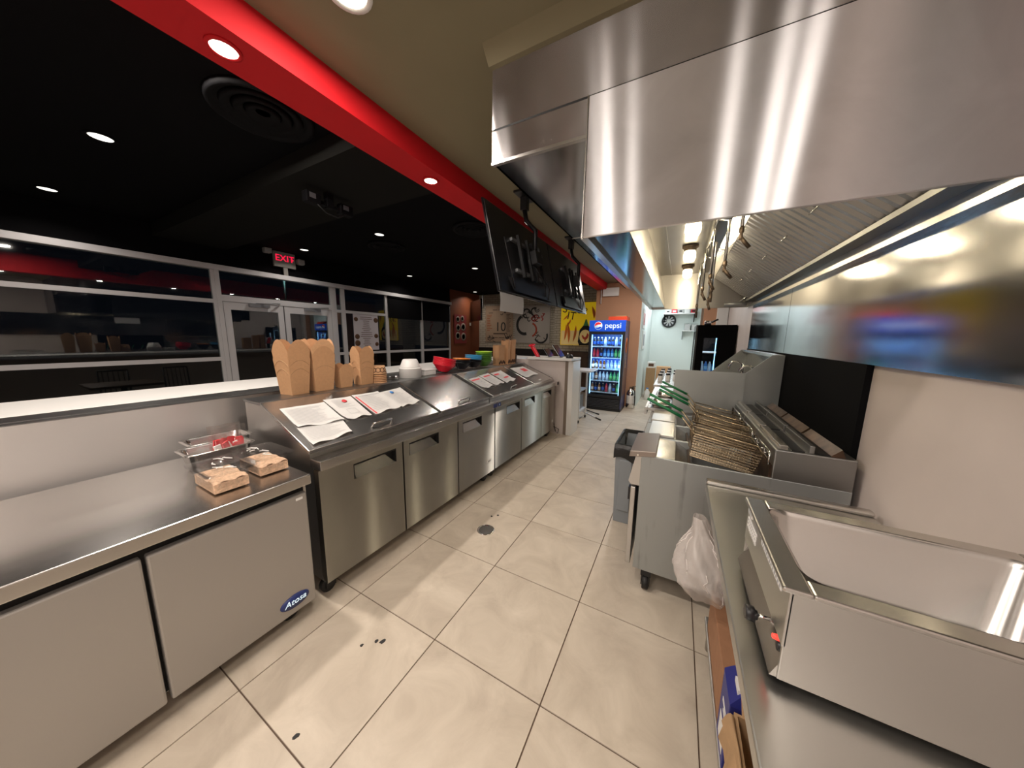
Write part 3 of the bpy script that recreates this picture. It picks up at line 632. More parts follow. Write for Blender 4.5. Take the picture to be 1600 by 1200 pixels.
# ------------------------------------------------------------------ undercounter fridge, left foreground
uf = thing('undercounter_fridge', 'low steel undercounter fridge at the left edge, oval blue badge on its door', 'refrigerator', (-.085, .425, 0))
MB().box(-.80, -.06, -1.22, -.002, .11, .79).build('body', M['steel'], uf); MB().box(-.90, 0, -1.22, 0, .795, .85).build('worktop', M['steel_top'], uf, .004)
MB().box(-.062, -.05, -1.2, -.02, .12, .785).build('gasket', M['gasket'], uf)
for y0, y1 in ((-.60, -.022), (-1.2, -.612)):
    d = MB().box(-.052, -.012, y0, y1, .095, .755).build('door', mat('grey_satin_door', (.40, .38, .36), .45, .55), uf, .008)
    if y0 > -.7:
        MB().lathe([(.072, 0), (.070, .004), (.0, .005)], (0, 0, 0), 28, 'x').build('badge', M['navy'], d, loc=(-.012, -.13, .17)).scale = (1, 1, .52)
        text('badge_text', 'Atosa', .045, M['signwhite'], d, (-.006, -.13, .17), FACE_PX, .0006, shear=.25)
        MB().box(-.012, -.010, -.078, -.045, .725, .738).build('small_plate', M['whiteplas'], d)
for y in (-.1, -1.1): caster(uf, -.12, y, .11); caster(uf, -.7, y, .11)
# food pans on it
def pan(name, label, cat, loc, wx, wy, hh, m, rim=.018, rotz=0, group=None, r=.02):
    o = thing(name, label, cat, loc, rotz, group)
    t = .004; a, b = wx / 2, wy / 2; c, d = a * .90, b * .90
    q = MB()
    def ring(A, B, z, rr=.03, n=4):
        pts = []
        for cx, cy, a0 in ((A - rr, B - rr, 0), (-A + rr, B - rr, PI / 2), (-A + rr, -B + rr, PI), (A - rr, -B + rr, 1.5 * PI)):
            for k in range(n + 1): pts.append((cx + rr * math.cos(a0 + PI / 2 * k / n), cy + rr * math.sin(a0 + PI / 2 * k / n), z))
        return pts
    loops = [ring(c - .008, d - .008, 0), ring(c, d, .010), ring(a, b, hh - .004), ring(a + rim, b + rim, hh - .002), ring(a + rim, b + rim, hh + .003), ring(a - t, b - t, hh), ring(c - t, d - t, .014), ring(c - .01, d - .01, .005)]
    i0 = 0; n = len(loops[0])
    for L in loops: q.v += L
    for k in range(len(loops) - 1):
        for j in range(n): q.f.append([k * n + j, k * n + (j + 1) % n, (k + 1) * n + (j + 1) % n, (k + 1) * n + j]); q.sm.append(True); q.mi.append(0)
    q.f.append(list(range(n))[::-1]); q.f.append([(len(loops) - 1) * n + j for j in range(n)]); q.sm += [False] * 2; q.mi += [0] * 2
    q.build('shell', m, o); return o, ring
for k, (lbl, loc) in enumerate((('clear lidded tub of diced chicken farther right, against the prep fridge', (-.375, .335, .851)), ('clear lidded tub of diced chicken at the left edge of the picture', (-.335, .14, .851)))):
    o, ring = pan('food_tub', lbl, 'container', loc, .26, .155, .10, M['clearplas'], group='clear tubs of chicken')
    f = MB().grid(lambda u, v: ((u - .5) * .232, (v - .5) * .132, .055 + .006 * math.sin(u * 17) * math.sin(v * 13 + k)), 14, 10)
    f.box(-.115, .115, -.066, .066, .007, .052).build('diced_chicken', M['meat'], o)
    w = MB().box(-.147, .147, -.095, .095, .103, .108).box(-.11, .11, -.055, .055, .108, .1135); w.build('lid', M['clearplas'], o, .003)
    h_ = MB()
    for q in range(7):
        a0 = random.uniform(0, 6.3); x0, y0 = random.uniform(-.09, .09), random.uniform(-.05, .05); h_.tube([(x0, y0, .114), (x0 + .03 * math.cos(a0), y0 + .02 * math.sin(a0), .1165), (x0 + .05 * math.cos(a0), y0 + .03 * math.sin(a0 + .5), .114)], .0022, 5)
    h_.build('film_wrinkles', M['whiteplas'], o)
for lbl, loc, n in (('empty steel food pan against the prep fridge side', (-.86, .30, .851), 0), ('steel food pan holding a bag of ketchup packets', (-.665, .235, .851), 1)):
    pan('steel_pan', lbl, 'pan', loc, .155, .27, .11, M['steel_top'], group='steel food pans')
kb = thing('packet_bag', 'clear plastic bag of red ketchup packets standing in the steel pan', 'bag', (-.655, .285, .885))
MB().grid(lambda u, v: (.055 - .02 * v + .008 * math.sin(u * 14 + v * 5), (u - .5) * .15, v * .19), 10, 10).grid(lambda u, v: (-.055 + .02 * v + .008 * math.sin(u * 12 + v * 4), (u - .5) * .15, v * .19), 10, 10).build('film', M['bag'], kb)
for k in range(16):
    p = MB().box(-.004, .004, -.016, .016, 0, .085).build('packet', M['whiteplas'] if k % 5 == 4 else M['redplas'], kb, loc=(random.uniform(-.03, .036), random.uniform(-.055, .055), random.uniform(.0, .03))); p.rotation_euler = (random.uniform(-.35, .35), random.uniform(-.25, .25), random.uniform(-.5, .5))

# ------------------------------------------------------------------ things on the rear ledge
ZL = 1.1655
def take_box(label, x, y, w, d, hh, nest, rz=0):
    o = thing('takeout_box', label, 'box', (x, y, ZL), rz, group='kraft take-out boxes')
    def shell(zb, w, d, h, grow):
        q = MB(); a, b = w / 2, d / 2; ag, bg = a * grow, b * grow; n = 8; hs = h * .74; fl = h * .26
        def flap(k): return math.sin(PI * (k / n)) ** .8
        for sx, sy in ((1, 0), (-1, 0), (0, 1), (0, -1)):
            for off in (0, .003):
                lo = []; hi = []
                for k in range(n + 1):
                    u = -1 + 2 * k / n
                    zt = hs + fl * flap(k); g_ = 1 + (grow - 1) * (zt / hs)
                    if sx: lo.append((sx * (a - off), u * b, zb)); hi.append((sx * (a * g_ - off), u * b * (1 + (grow - 1)), zb + zt))
                    else: lo.append((u * a, sy * (b - off), zb)); hi.append((u * a * (1 + (grow - 1)), sy * (b * g_ - off), zb + zt))
                for k in range(n): q.poly([lo[k], lo[k + 1], hi[k + 1], hi[k]], False)
        q.poly([(-a, -b, zb + .001), (a, -b, zb + .001), (a, b, zb + .001), (-a, b, zb + .001)])
        return q
    h1 = hh - nest * .055
    shell(0, w, d, h1, 1.28).build('outer_box', M['kraft'], o)
    for k in range(nest): shell(.055 * (k + 1) + .02, w * 1.04, d * 1.04, h1 - .02, 1.25).build('nested_box', M['kraft2'] if k % 2 else M['kraft'], o)
    if hh > .3:
        q = MB(); a, b = w / 2, d / 2
        for zf in ((.60, .42) if nest < 2 else (.55,)):
            for kx in (0, 1):
                pts = []
                for k in range(9):
                    u = -.96 + 1.92 * k / 8; z = h1 * (zf + .13 * math.sin(PI * k / 8)); g_ = 1 + .28 * z / (h1 * .74)
                    pts.append((a * g_ + .0006, u * b * min(1.26, g_), z) if kx else (u * a * min(1.26, g_), -b * g_ - .0006, z))
                q.tube(pts, .0012, 4)
        q.build('crease', M['card'], o)
    return o
take_box('largest brown stack of take-out boxes, leftmost on the ledge', -.865, .765, .13, .125, .40, 1, .12)
take_box('tall brown stack of take-out boxes, second from the left', -.865, .955, .115, .135, .405, 2)
take_box('smallest brown take-out box, standing between two tall ones', -.855, 1.142, .075, .10, .20, 0)
take_box('medium brown take-out box beside the printed paper bowls', -.865, 1.335, .10, .115, .34, 1)
# printed kraft bowls, upside-down stack
tb_ = thing('paper_bowl_stack', 'short stack of brown printed paper bowls beside the medium box', 'bowl', (-.84, 1.475, ZL))
for k in range(5):
    b = MB().lathe([(.075, 0), (.075, .004), (.068, .006), (.062, .012)], (0, 0, k * .016), 22).build('rim_bowl', M['kraft2'], tb_)
MB().lathe([(.072, .08), (.075, .083), (.060, .155), (.056, .157), (0, .155)], n=24).build('top_bowl', M['kraft2'], tb_)
w = MB()
for k in range(5):
    t0 = -.2 + k * .55 - PI / 2
    for j in range(8):
        a = 2 * PI * j / 8; b_ = 2 * PI * (j + 1) / 8
        P = lambda rr, an: (lambda tt, zz: ((.0765 - (zz - .083) * .21) * math.cos(tt), (.0765 - (zz - .083) * .21) * math.sin(tt), zz))(t0 + rr * math.cos(an) / .068, .12 + rr * math.sin(an))
        w.poly([P(.017, a), P(.017, b_), P(.024, b_), P(.024, a)])
w.build('print', M['inkbrown'], tb_)
# clear lids
o = thing('clear_lid_stack', 'low stack of clear plastic lids between brown and white bowls', 'lid', (-.86, 1.625, ZL))
for k in range(3): MB().lathe([(.085, 0), (.085, .006), (.075, .008), (.07, .026), (0, .028)], (0, 0, k * .012), 24).build('lid', M['clearplas'], o)
# white bowls
o = thing('white_bowl_stack', 'stack of white foam bowls turned upside down on the ledge', 'bowl', (-.875, 1.90, ZL))
MB().lathe([(.115, 0), (.112, .09), (.116, .094), (.114, .10), (.102, .108)], n=24).build('stack_body', M['whiteplas'], o)
MB().lathe([(.105, .106), (.104, .112), (.075, .185), (.068, .19), (0, .19)], n=24).build('top_bowl', M['whiteplas'], o)
o = thing('white_carton', 'low white carton beside the white foam bowls', 'container', (-.87, 2.13, ZL)); MB().box(-.07, .07, -.09, .09, 0, .055).build('base', M['whiteplas'], o, .01); MB().box(-.075, .075, -.095, .095, .056, .068).build('lid', M['whiteplas'], o, .006)
# coloured bowls
def bowls(label, s, mt, n, R, tilt, d=-.79, m_low=None, step=.02, rx=0):
    p = row(d, s, ZL + .014); o = thing('bowl_stack', label, 'bowl', p, group='coloured bowl stacks')
    o.rotation_euler = (rx, tilt, 0)
    for k in range(n):
        q = MB().lathe([(R * .40, 0), (R * .43, .004), (R * .66, .035), (R * .90, .072), (R * 1.0, .082), (R * 1.0, .088), (R * .93, .082), (R * .64, .04), (R * .38, .012), (0, .010)], (0, 0, k * step), 28)
        b = q.build('bowl', mt if (m_low is None or k >= n - m_low[1]) else m_low[0], o)
    return o
bowls('leaning stack of red bowls', 1.90, M['redplas'], 7, .135, .10, step=.013, rx=-.16)
bowls('stack of orange and black bowls between red and blue', 2.275, M['orangeplas'], 4, .118, 0, d=-.80, m_low=(M['blackgloss'], 1), step=.018, rx=-.05)
bowls('stack of blue over black bowls', 2.525, M['blueplas'], 5, .118, 0, d=-.80, m_low=(M['blackgloss'], 3), step=.021, rx=-.10)
bowls('tall stack of bowls with a lime green bowl on top', 2.79, M['limeplas'], 6, .122, 0, d=-.80, m_low=(M['greenplas'], 1), step=.025)
# paper bags
def paper_bag(label, s, w, d_, hh, opened, rz=0, d=-.79):
    o = thing('paper_bag', label, 'bag', row(d, s, ZL), rz, group='brown paper bags')
    n = 7
    q = MB(); a, b = d_ / 2, w / 2
    def zig(k): return hh + (.022 if k % 2 else -.004)
    q.grid(lambda u, v: (a - .012 * math.sin(v * PI) + opened * v * .01, (u - .5) * w, v * (hh + .02 * (1 if int(u * 10 + .5) % 2 else 0))), 10, 4, False)
    q.grid(lambda u, v: (-a + .012 * math.sin(v * PI), (u - .5) * w, v * (hh + .02 * (1 if int(u * 10 + .5) % 2 else 0))), 10, 4, False)
    for sy in (-1, 1): q.grid(lambda u, v: ((u - .5) * d_, sy * (b - (.03 * math.sin(u * PI) * v)), v * hh), 4, 4, False)
    q.poly([(-a, -b, .001), (a, -b, .001), (a, b, .001), (-a, b, .001)])
    q.build('bag_shell', M['kraft'], o)
    e = MB()
    for k in range(5): e.lathe([(.022, a + .001), (.022, a + .003), (.013, a + .003), (.012, a + .001)], (0, -w * .4 + k * w * .2, .035 + .02 * (k % 2)), 10, 'x')
    e.build('print', M['inkbrown'], o)
paper_bag('upright brown paper bag, the nearer of the bags behind the third lid', 3.20, .19, .11, .30, 0)
paper_bag('taller brown paper bag standing in front of its neighbour', 3.41, .13, .12, .37, 1, .2)
paper_bag('tallest brown paper bag, farthest on the ledge', 3.56, .12, .12, .385, 1, -.1)
o = thing('dark_cup', 'dark cup beside the tallest paper bag', 'cup', row(-.80, 3.72, ZL)); MB().lathe([(.033, 0), (.042, .13), (.044, .132), (.038, .128), (.030, .01)], n=16).build('cup_body', M['black'], o); MB().lathe([(.046, .13), (.046, .142), (.03, .145), (0, .145)], n=16).build('cup_lid', M['iron'], o)

# ------------------------------------------------------------------ end counter with register things
ec = thing('end_counter', 'pale end counter closing the row of prep fridges', 'counter', (0, 4.30, 0))
MB().box(-1.05, .045, 0, .035, 0, 1.225).build('end_panel', M['beige'], ec); MB().box(.045, .095, -.002, .06, 0, 1.225).build('corner_post', mat('brown_grey_edge', (.20, .155, .12), .5), ec)
MB().box(.095, .175, .0, .40, 0, 1.225).build('side_panel', M['white'], ec); MB().box(-.62, .165, -.05, .46, 1.235, 1.272).build('counter_top', M['white'], ec, .005)
MB().box(-1.0, .045, .3, .4, 0, 1.2).build('rear_panel', M['white'], ec); MB().box(.08, .17, .005, .36, 1.12, 1.20).build('cable_box', M['alumdk'], ec)
pz = 1.2725; py = 4.30
o = thing('card_reader', 'red card reader on a stand on the end counter', 'card reader', (-.46, py + .05, pz)); MB().hexa([(-.03, -.02, 0), (.03, -.02, 0), (.03, .05, 0), (-.03, .05, 0), (-.15, -.03, .18), (-.09, -.03, .18), (-.09, .05, .18), (-.15, .05, .18)]).build('body', M['redplas'], o, .012); MB().hexa([(-.17, -.035, .17), (-.08, -.035, .17), (-.08, .06, .19), (-.17, .06, .19), (-.17, -.035, .20), (-.08, -.035, .20), (-.08, .06, .22), (-.17, .06, .22)]).build('head', M['redplas'], o, .01)
for lbl, x, wd in (('dark register tablet leaning on the end counter, left one', -.27, .16), ('dark register tablet with a pale edge leaning on the end counter', -.07, .24)):
    o = thing('register_tablet', lbl, 'tablet', (x, py + .1, pz + .011), group='register tablets'); o.rotation_euler = (0, -.62, 0)
    MB().box(-.006, .006, -.03, .19, .005, wd).build('screen', M['blackgloss'], o, .003); MB().box(-.012, -.0062, -.034, .19, .003, wd + .004).build('back_cover', M['whiteplas'] if wd > .2 else M['alumdk'], o)
    MB().box(-.09, -.01, .04, .12, 0, .015).build('stand', M['black'], o)
o = thing('barcode_scanner', 'small black scanner at the right end of the end counter', 'scanner', (.07, py + .12, pz)); MB().lathe([(.06, 0), (.06, .02), (.045, .055), (.02, .065), (0, .066)], n=16).build('base', M['black'], o); MB().lathe([(.0, -.016), (.016, 0), (0, .016)], (-.02, -.03, .075), 10).build('button', M['whiteplas'], o)
o = thing('utility_cart', 'narrow white cart beside the far side of the end counter', 'cart', (-.07, 5.35, 0))
for x in (-.14, .14):
    for y in (-.25, .25): MB().box(x - .015, x + .015, y - .015, y + .015, .06, .98).build('leg', M['whiteplas'], o); MB().cyl((x - .012, y, .03), (x + .012, y, .03), .03, 10).build('caster', M['rubber'], o)
for z in (.2, .6): MB().box(-.15, .15, -.26, .26, z, z + .02).build('shelf', M['alum'], o)
MB().box(-.18, .34, -.28, .28, .98, 1.01).build('top', M['alum'], o, .004); MB().box(-.1, .1, -.2, .2, .225, .5).build('tray', M['alumdk'], o)
# broom on the floor
def lying(name, label, p0, p1, head, mh):
    o = thing(name, label, 'broom'); a, b = Vector(p0), Vector(p1)
    MB().tube([a, a.lerp(b, .86)], .012, 8).build('handle', mh, o); MB().tube([a.lerp(b, .86), b], .014, 8).build('grip', M['black'], o)
    if head:
        d = (b - a).normalized(); s = Vector((-d.y, d.x, 0)); q = MB(); c = a - d * .12
        q.hexa([c - s * .16 - d * .05 + Vector((0, 0, -.01)), c - s * .1 + d * .1 + Vector((0, 0, -.01)), c + s * .1 + d * .1 + Vector((0, 0, -.01)), c + s * .16 - d * .05 + Vector((0, 0, -.01)), c - s * .15 - d * .05 + Vector((0, 0, .03)), c - s * .06 + d * .1 + Vector((0, 0, .03)), c + s * .06 + d * .1 + Vector((0, 0, .03)), c + s * .15 - d * .05 + Vector((0, 0, .03))]); q.build('bristle_head', M['orange'], o)
lying('broom', 'grey-handled broom with orange head lying on the floor before the cooler', (-.46, 6.45, .013), (.40, 5.52, .0145), True, M['alum'])
lying('mop_handle', 'short black stick lying beside the fallen broom', (-.25, 6.26, .04), (.27, 5.96, .0145), False, M['black'])
tag(MB().tube([row(-.2, 3.73, .30), row(-.06, 3.75, .22), row(-.03, 3.77, .06), row(.0, 3.80, .02), row(.03, 3.77, .10), row(-.05, 3.75, .14), row(-.14, 3.72, .02)], .006, 6).build('power_cord', M['black']), 'black cord looping to the floor at the far prep fridge', 'cord')
# floor drain and dirt
o = thing('floor_drain', 'round dark floor drain with steel ring in the aisle tiles', 'drain', (.332, 1.529, 0))
MB().lathe([(.072, 0), (.072, .003), (.060, .004), (.058, .0005)], n=32).build('ring', M['chrome'], o); MB().lathe([(.058, .001), (.056, .0018), (0, .0018)], n=28).build('cover', mat('drain_dark', (.10, .095, .09), .5, .5), o)
for k, (x, y, s, l) in enumerate(((.30, .40, .011, 'dark crumb nearest the oval badge on the floor'), (.349, .452, .012, 'middle dark crumb of the three on the near floor'), (.378, .468, .018, 'ragged dark scrap farthest of three on the near floor'), (.27, 1.72, .014, 'dark spot on the floor left of two behind the drain'), (.31, 1.76, .014, 'dark spot on the floor right of two behind the drain'), (.40, .036, .013, 'dark ring-shaped crumb on the floor at the bottom left'))):
    o = tag(MB().prism([(s * random.uniform(.5, 1.1) * math.cos(t), s * random.uniform(.4, .9) * math.sin(t)) for t in [2 * PI * j / 9 for j in range(9)]], 'z', 0, .003).build('food_crumb', M['inkdark'], loc=(x, y, 0)), l, 'crumb', 'crumbs on the floor'); o.rotation_euler = (0, 0, 1.1)

# ------------------------------------------------------------------ hanging screens
def screen(label, y0, y1, paper=False):
    o = thing('menu_screen', label, 'screen', (.40, y0, 1.945), group='hanging menu screens'); o.rotation_euler = (0, math.atan2(-.15, .685), 0)
    W_ = y1 - y0; H = .70
    MB().box(-.012, .0, 0, W_, 0, H).build('panel', M['blackgloss'], o, .002)
    MB().box(0, .010, .006, W_ - .006, .006, H - .006).build('back_cover', M['tvback'], o, .003)
    MB().hexa([(.010, .18, .12), (.010, W_ - .1, .12), (.010, W_ - .1, .14), (.010, .18, .14), (.03, .20, .02), (.03, W_ - .12, .02), (.03, W_ - .12, .13), (.03, .20, .13)][0:8]).build('lower_bulge', M['tvback'], o)
    br = MB(); c = W_ * .52
    MB().box(.012, .035, c - .32, c + .32, .46, .485).build('upper_rail', M['alumdk'], o); MB().box(.012, .035, c - .32, c + .32, .20, .225).build('lower_rail', M['alumdk'], o)
    for dy in (-.22, .22, -.05, .05): MB().box(.035, .06, c + dy - .018, c + dy + .018, .16, .52).build('arm', M['black'], o)
    MB().box(.06, .12, c - .06, c + .06, .30, .42).build('pivot', M['black'], o, .006)
    q = MB().tube([(.04, .17, .44), (.03, .20, .36), (.03, .21, .2), (.035, .22, .05)], .006, 6); q.tube([(.05, c + .2, .3), (.07, c + .27, .12), (.03, c + .3, .03)], .006, 6); q.tube([(.06, c, .3), (.09, c + .1, .16), (.05, c + .24, .2), (.04, c + .22, .05)], .006, 6)
    q.build('cable', M['black'], o)
    return o
screen('nearer hanging menu screen seen from behind, with cable rack', 1.60, 2.835); screen('farther hanging menu screen seen from behind, nearer the drinks cooler', 2.85, 4.075)
for l, y in (('black ceiling pole carrying the nearer hanging screen', 2.237), ('black ceiling pole carrying the farther hanging screen', 3.613)):
    o = thing('screen_mount', l, 'mount', (.286, y, ZC), group='screen mounts')
    MB().box(-.05, .05, -.13, .13, -.02, 0).build('ceiling_plate', M['black'], o, .004)
    MB().box(-.03, .03, -.03, .03, -.13, -.02).build('collar', M['black'], o); MB().tube([(0, 0, -.12), (.02, 0, -.22), (.115, 0, -.32), (.115, 0, -.60)], .021, 10).build('pole', M['black'], o)
pp = thing('paper_strip', 'pale blank paper strip hanging under the nearer screen', 'paper', (.403, 1.60, 1.80)); MB().grid(lambda u, v: (.006 * math.sin(v * 3), .01 + u * .40, v * .14), 6, 4).build('sheet', mat('grey_white_paper', (.62, .62, .63), .7), pp)

# ------------------------------------------------------------------ exhaust hood
hd = thing('exhaust_hood', 'large brushed steel exhaust hood hanging over the fryers', 'exhaust hood', (0, 0, 0))
YE, XP, XL, ZB, ZP, ZS = .93, 1.223, .76, 2.03, 2.43, 2.57
YH = 4.62; XR = 2.41
MB().box(XL, XR, YE, YE + .012, ZS + .002, ZC - .002).build('upper_end_panel', M['steel_hood_clean'], hd)
MB().box(XL, XP - .002, YE, YE + .012, ZP, ZS - .006).build('plenum_end_panel', M['steel_hood_clean'], hd); MB().box(XL, XP - .002, YE - .006, YE + .014, ZP - .012, ZP).build('plenum_edge', M['steel_top'], hd)
MB().box(XL + .003, XR, YE - .0012, YE + .004, ZS - .006, ZS + .002).build('seam', M['gasket'], hd); MB().box(XP, XR, YE - .010, YE + .008, ZB, ZS - .006).build('lower_end_panel', M['steel_hood'], hd, .003)
MB().box(XP - .004, XP, YE - .014, YE + .01, ZB, ZS - .003).build('edge_trim', M['steel_top'], hd)
YP = 5.1
MB().box(XL, XL + .012, YE + .012, YP, ZP, ZC - .002).build('plenum_front', M['steel_hood_clean'], hd)
MB().box(XL, XP, YE + .014, YP, ZP, ZP + .012).build('plenum_underside', M['steel_mirror'], hd); MB().box(XL, XP, 2.19, 2.20, ZP - .003, ZP).build('plenum_seam', M['steel'], hd)
MB().box(XL + .012, XP + .02, YP - .012, YP, ZP + .012, ZC - .002).build('plenum_far_end', M['steel_hood_clean'], hd)
# canopy: front wall (inner face slopes), lip, ceiling, end, back
MB().box(XP - .012, XP, YE + .01, YH, ZB + .02, ZP).build('front_wall', M['steel_mirror'], hd); MB().box(XP + .018, 1.40, YE + .01, YH, ZB + .018, ZB + .028).build('air_curtain_panel', M['steel_mirror'], hd)
MB().box(XP - .014, XP + .018, YE + .01, YH, ZB, ZB + .02).build('front_lip', M['steel_top'], hd)
MB().hexa([(1.392, YE + .01, ZB + .02), (1.402, YE + .01, ZB + .02), (1.402, YH - .06, ZB + .02), (1.392, YH - .06, ZB + .02), (1.31, YE + .01, 2.51), (1.32, YE + .01, 2.505), (1.32, YH, 2.505), (1.31, YH, 2.51)]).build('inner_front_slope', M['steel_canopy'], hd)
MB().hexa([(1.23, YH - .01, ZB + .02), (1.40, YH - .06, ZB + .02), (1.40, YH, ZB + .02), (1.23, YH, ZB + .02), (1.23, YH - .002, 2.3), (1.33, YH - .002, 2.3), (1.33, YH, 2.3), (1.23, YH, 2.3)]).build('corner_gusset', M['steel_top'], hd)
MB().box(1.31, 2.01, YE + .01, YH, 2.505, 2.52).build('canopy_ceiling', M['steel_canopy'], hd); MB().box(1.452, 1.456, YE + .01, YH, 2.501, 2.505).build('ceiling_seam', M['steel_top'], hd)
MB().box(XP, XR, YH, YH + .015, ZB, 2.52).build('far_end_panel', M['steel_canopy'], hd)
MB().hexa([(1.975, YE + .01, 2.44), (1.985, YE + .01, 2.44), (1.985, YH, 2.44), (1.975, YH, 2.44), (1.90, YE + .01, 2.505), (1.915, YE + .01, 2.505), (1.915, YH, 2.505), (1.90, YH, 2.505)]).build('filter_top_rail', M['steel_top'], hd)
MB().box(2.34, XR + .015, YE + .01, YH, 2.10, 2.125).build('grease_trough', M['steel_dark'], hd); MB().box(2.37, XR + .015, YE + .01, YH, ZB - .015, ZB + .01).build('rear_lip', M['steel_top'], hd)
MB().box(XR, XR + .015, YE + .01, YH, ZB, 2.51).build('rear_wall', M['steel_mirror'], hd)
# baffle filters on the slope (1.985,2.44) -> (2.36,2.15)
FA, FB = Vector((1.985, 0, 2.435)), Vector((2.365, 0, 2.14)); fd = (FB - FA).normalized(); fn = Vector((-fd.z, 0, fd.x)) * -1
if fn.z > 0: fn = -fn
flen = (FB - FA).length
bm1 = MB(); wslat = .052
for (a, b, t) in ((0, flen, 0),):
    P = [FA, FA + fd * flen]
    c = [P[0] + fn * .0, P[1] + fn * .0]
    bm1.hexa([(c[0].x, -wslat / 2, c[0].z), (c[1].x, -wslat / 2, c[1].z), (c[1].x, wslat / 2, c[1].z), (c[0].x, wslat / 2, c[0].z),
              (c[0].x + fn.x * .018, -wslat / 4, c[0].z + fn.z * .018), (c[1].x + fn.x * .018, -wslat / 4, c[1].z + fn.z * .018), (c[1].x + fn.x * .018, wslat / 4, c[1].z + fn.z * .018), (c[0].x + fn.x * .018, wslat / 4, c[0].z + fn.z * .018)])
baffle_me = bm1.mesh('baffle', M['steel_dark'])
nf = 7; fw = (YH - YE - .02) / nf
for k in range(nf):
    y0 = YE + .012 + k * fw
    q = MB(); bk = [FA - fn * .012, FB - fn * .012]
    q.hexa([(bk[0].x, y0, bk[0].z), (bk[1].x, y0, bk[1].z), (bk[1].x, y0 + fw - .004, bk[1].z), (bk[0].x, y0 + fw - .004, bk[0].z), (FA.x - fn.x * .006, y0, FA.z - fn.z * .006), (FB.x - fn.x * .006, y0, FB.z - fn.z * .006), (FB.x - fn.x * .006, y0 + fw - .004, FB.z - fn.z * .006), (FA.x - fn.x * .006, y0 + fw - .004, FA.z - fn.z * .006)])
    f = q.build('baffle_filter', M['gasket'], hd)  # backing coloured black for the shade in the gaps between baffles
    ns = 7
    for j in range(ns):
        o = bpy.data.objects.new('baffle', baffle_me); COL.objects.link(o); o.parent = f; o.location = (0, y0 + (j + .5) * fw / ns, 0)
    hz = [FA + fd * .25 + fn * .02]
    MB().tube([(hz[0].x, y0 + fw * .4, hz[0].z), (hz[0].x + fn.x * .02, y0 + fw * .42, hz[0].z + fn.z * .02), (hz[0].x + fn.x * .02, y0 + fw * .58, hz[0].z + fn.z * .02), (hz[0].x, y0 + fw * .6, hz[0].z)], .004, 5).build('filter_handle', M['chrome'], f)
# hood lights
for k, y in enumerate((1.45, 2.27, 3.12, 4.03)):
    o = thing('hood_light', ['hood light hidden behind the hood end panel', 'jar-shaped hood light nearest the viewer, glowing', 'middle jar-shaped hood light, glowing', 'farthest jar-shaped hood light, glowing'][k], 'lamp', (1.645, y, 2.50), group='hood jar lights')
    MB().lathe([(.07, 0), (.07, -.02), (.055, -.03), (.05, -.05), (.04, -.05)], n=18).build('socket', M['iron'], o)
    MB().lathe([(.045, -.05), (.052, -.07), (.052, -.12), (.04, -.145), (0, -.155)], n=18).build('glass_jar', M['bulb'], o)
    d = bpy.data.lights.new('hood_bulb', 'POINT'); d.energy = 12; d.color = (1, .84, .58); d.shadow_soft_size = .04; l = bpy.data.objects.new('hood_bulb', d); l.location = (1.645, y, 2.30); COL.objects.link(l)
# fire-suppression drops
pipe = thing('suppression_pipes', 'steel suppression pipes with dark nozzles hanging inside the hood', 'pipe', (0, 0, 0))
MB().tube([(1.80, 1.2, 2.47), (1.80, 4.5, 2.47)], .012, 8).build('header_pipe', M['chrome'], pipe)
for k, (x, y, z, kk) in enumerate(((1.90, 1.95, 2.28, .05), (1.87, 2.35, 2.17, .05), (1.80, 2.55, 2.12, .03), (1.84, 2.9, 2.06, .0), (1.78, 3.1, 2.10, .03), (1.86, 3.5, 2.04, .02), (1.77, 3.75, 2.0, 0), (1.79, 4.2, 2.0, 0))):
    d = MB().tube([(1.80, y, 2.47), (x, y, 2.45), (x, y, z)], .010, 8).build('drop_pipe', M['chrome'], pipe)
    MB().lathe([(.014, 0), (.014, -.03), (.008, -.035), (.012, -.06), (.010, -.075)], (x, y, z), 10).tube([(x, y, z - .06), (x + kk, y + .01, z - .12)], .012, 8).build('nozzle', M['iron'], d)
o = MB().tube([(2.11, 4.56, 2.07), (2.35, 4.56, 2.07)], .025, 10).build('valve', M['alumdk'], hd); MB().tube([(2.28, 4.55, 2.10), (2.37, 4.53, 2.19)], .012, 8).build('lever', M['chrome'], o)

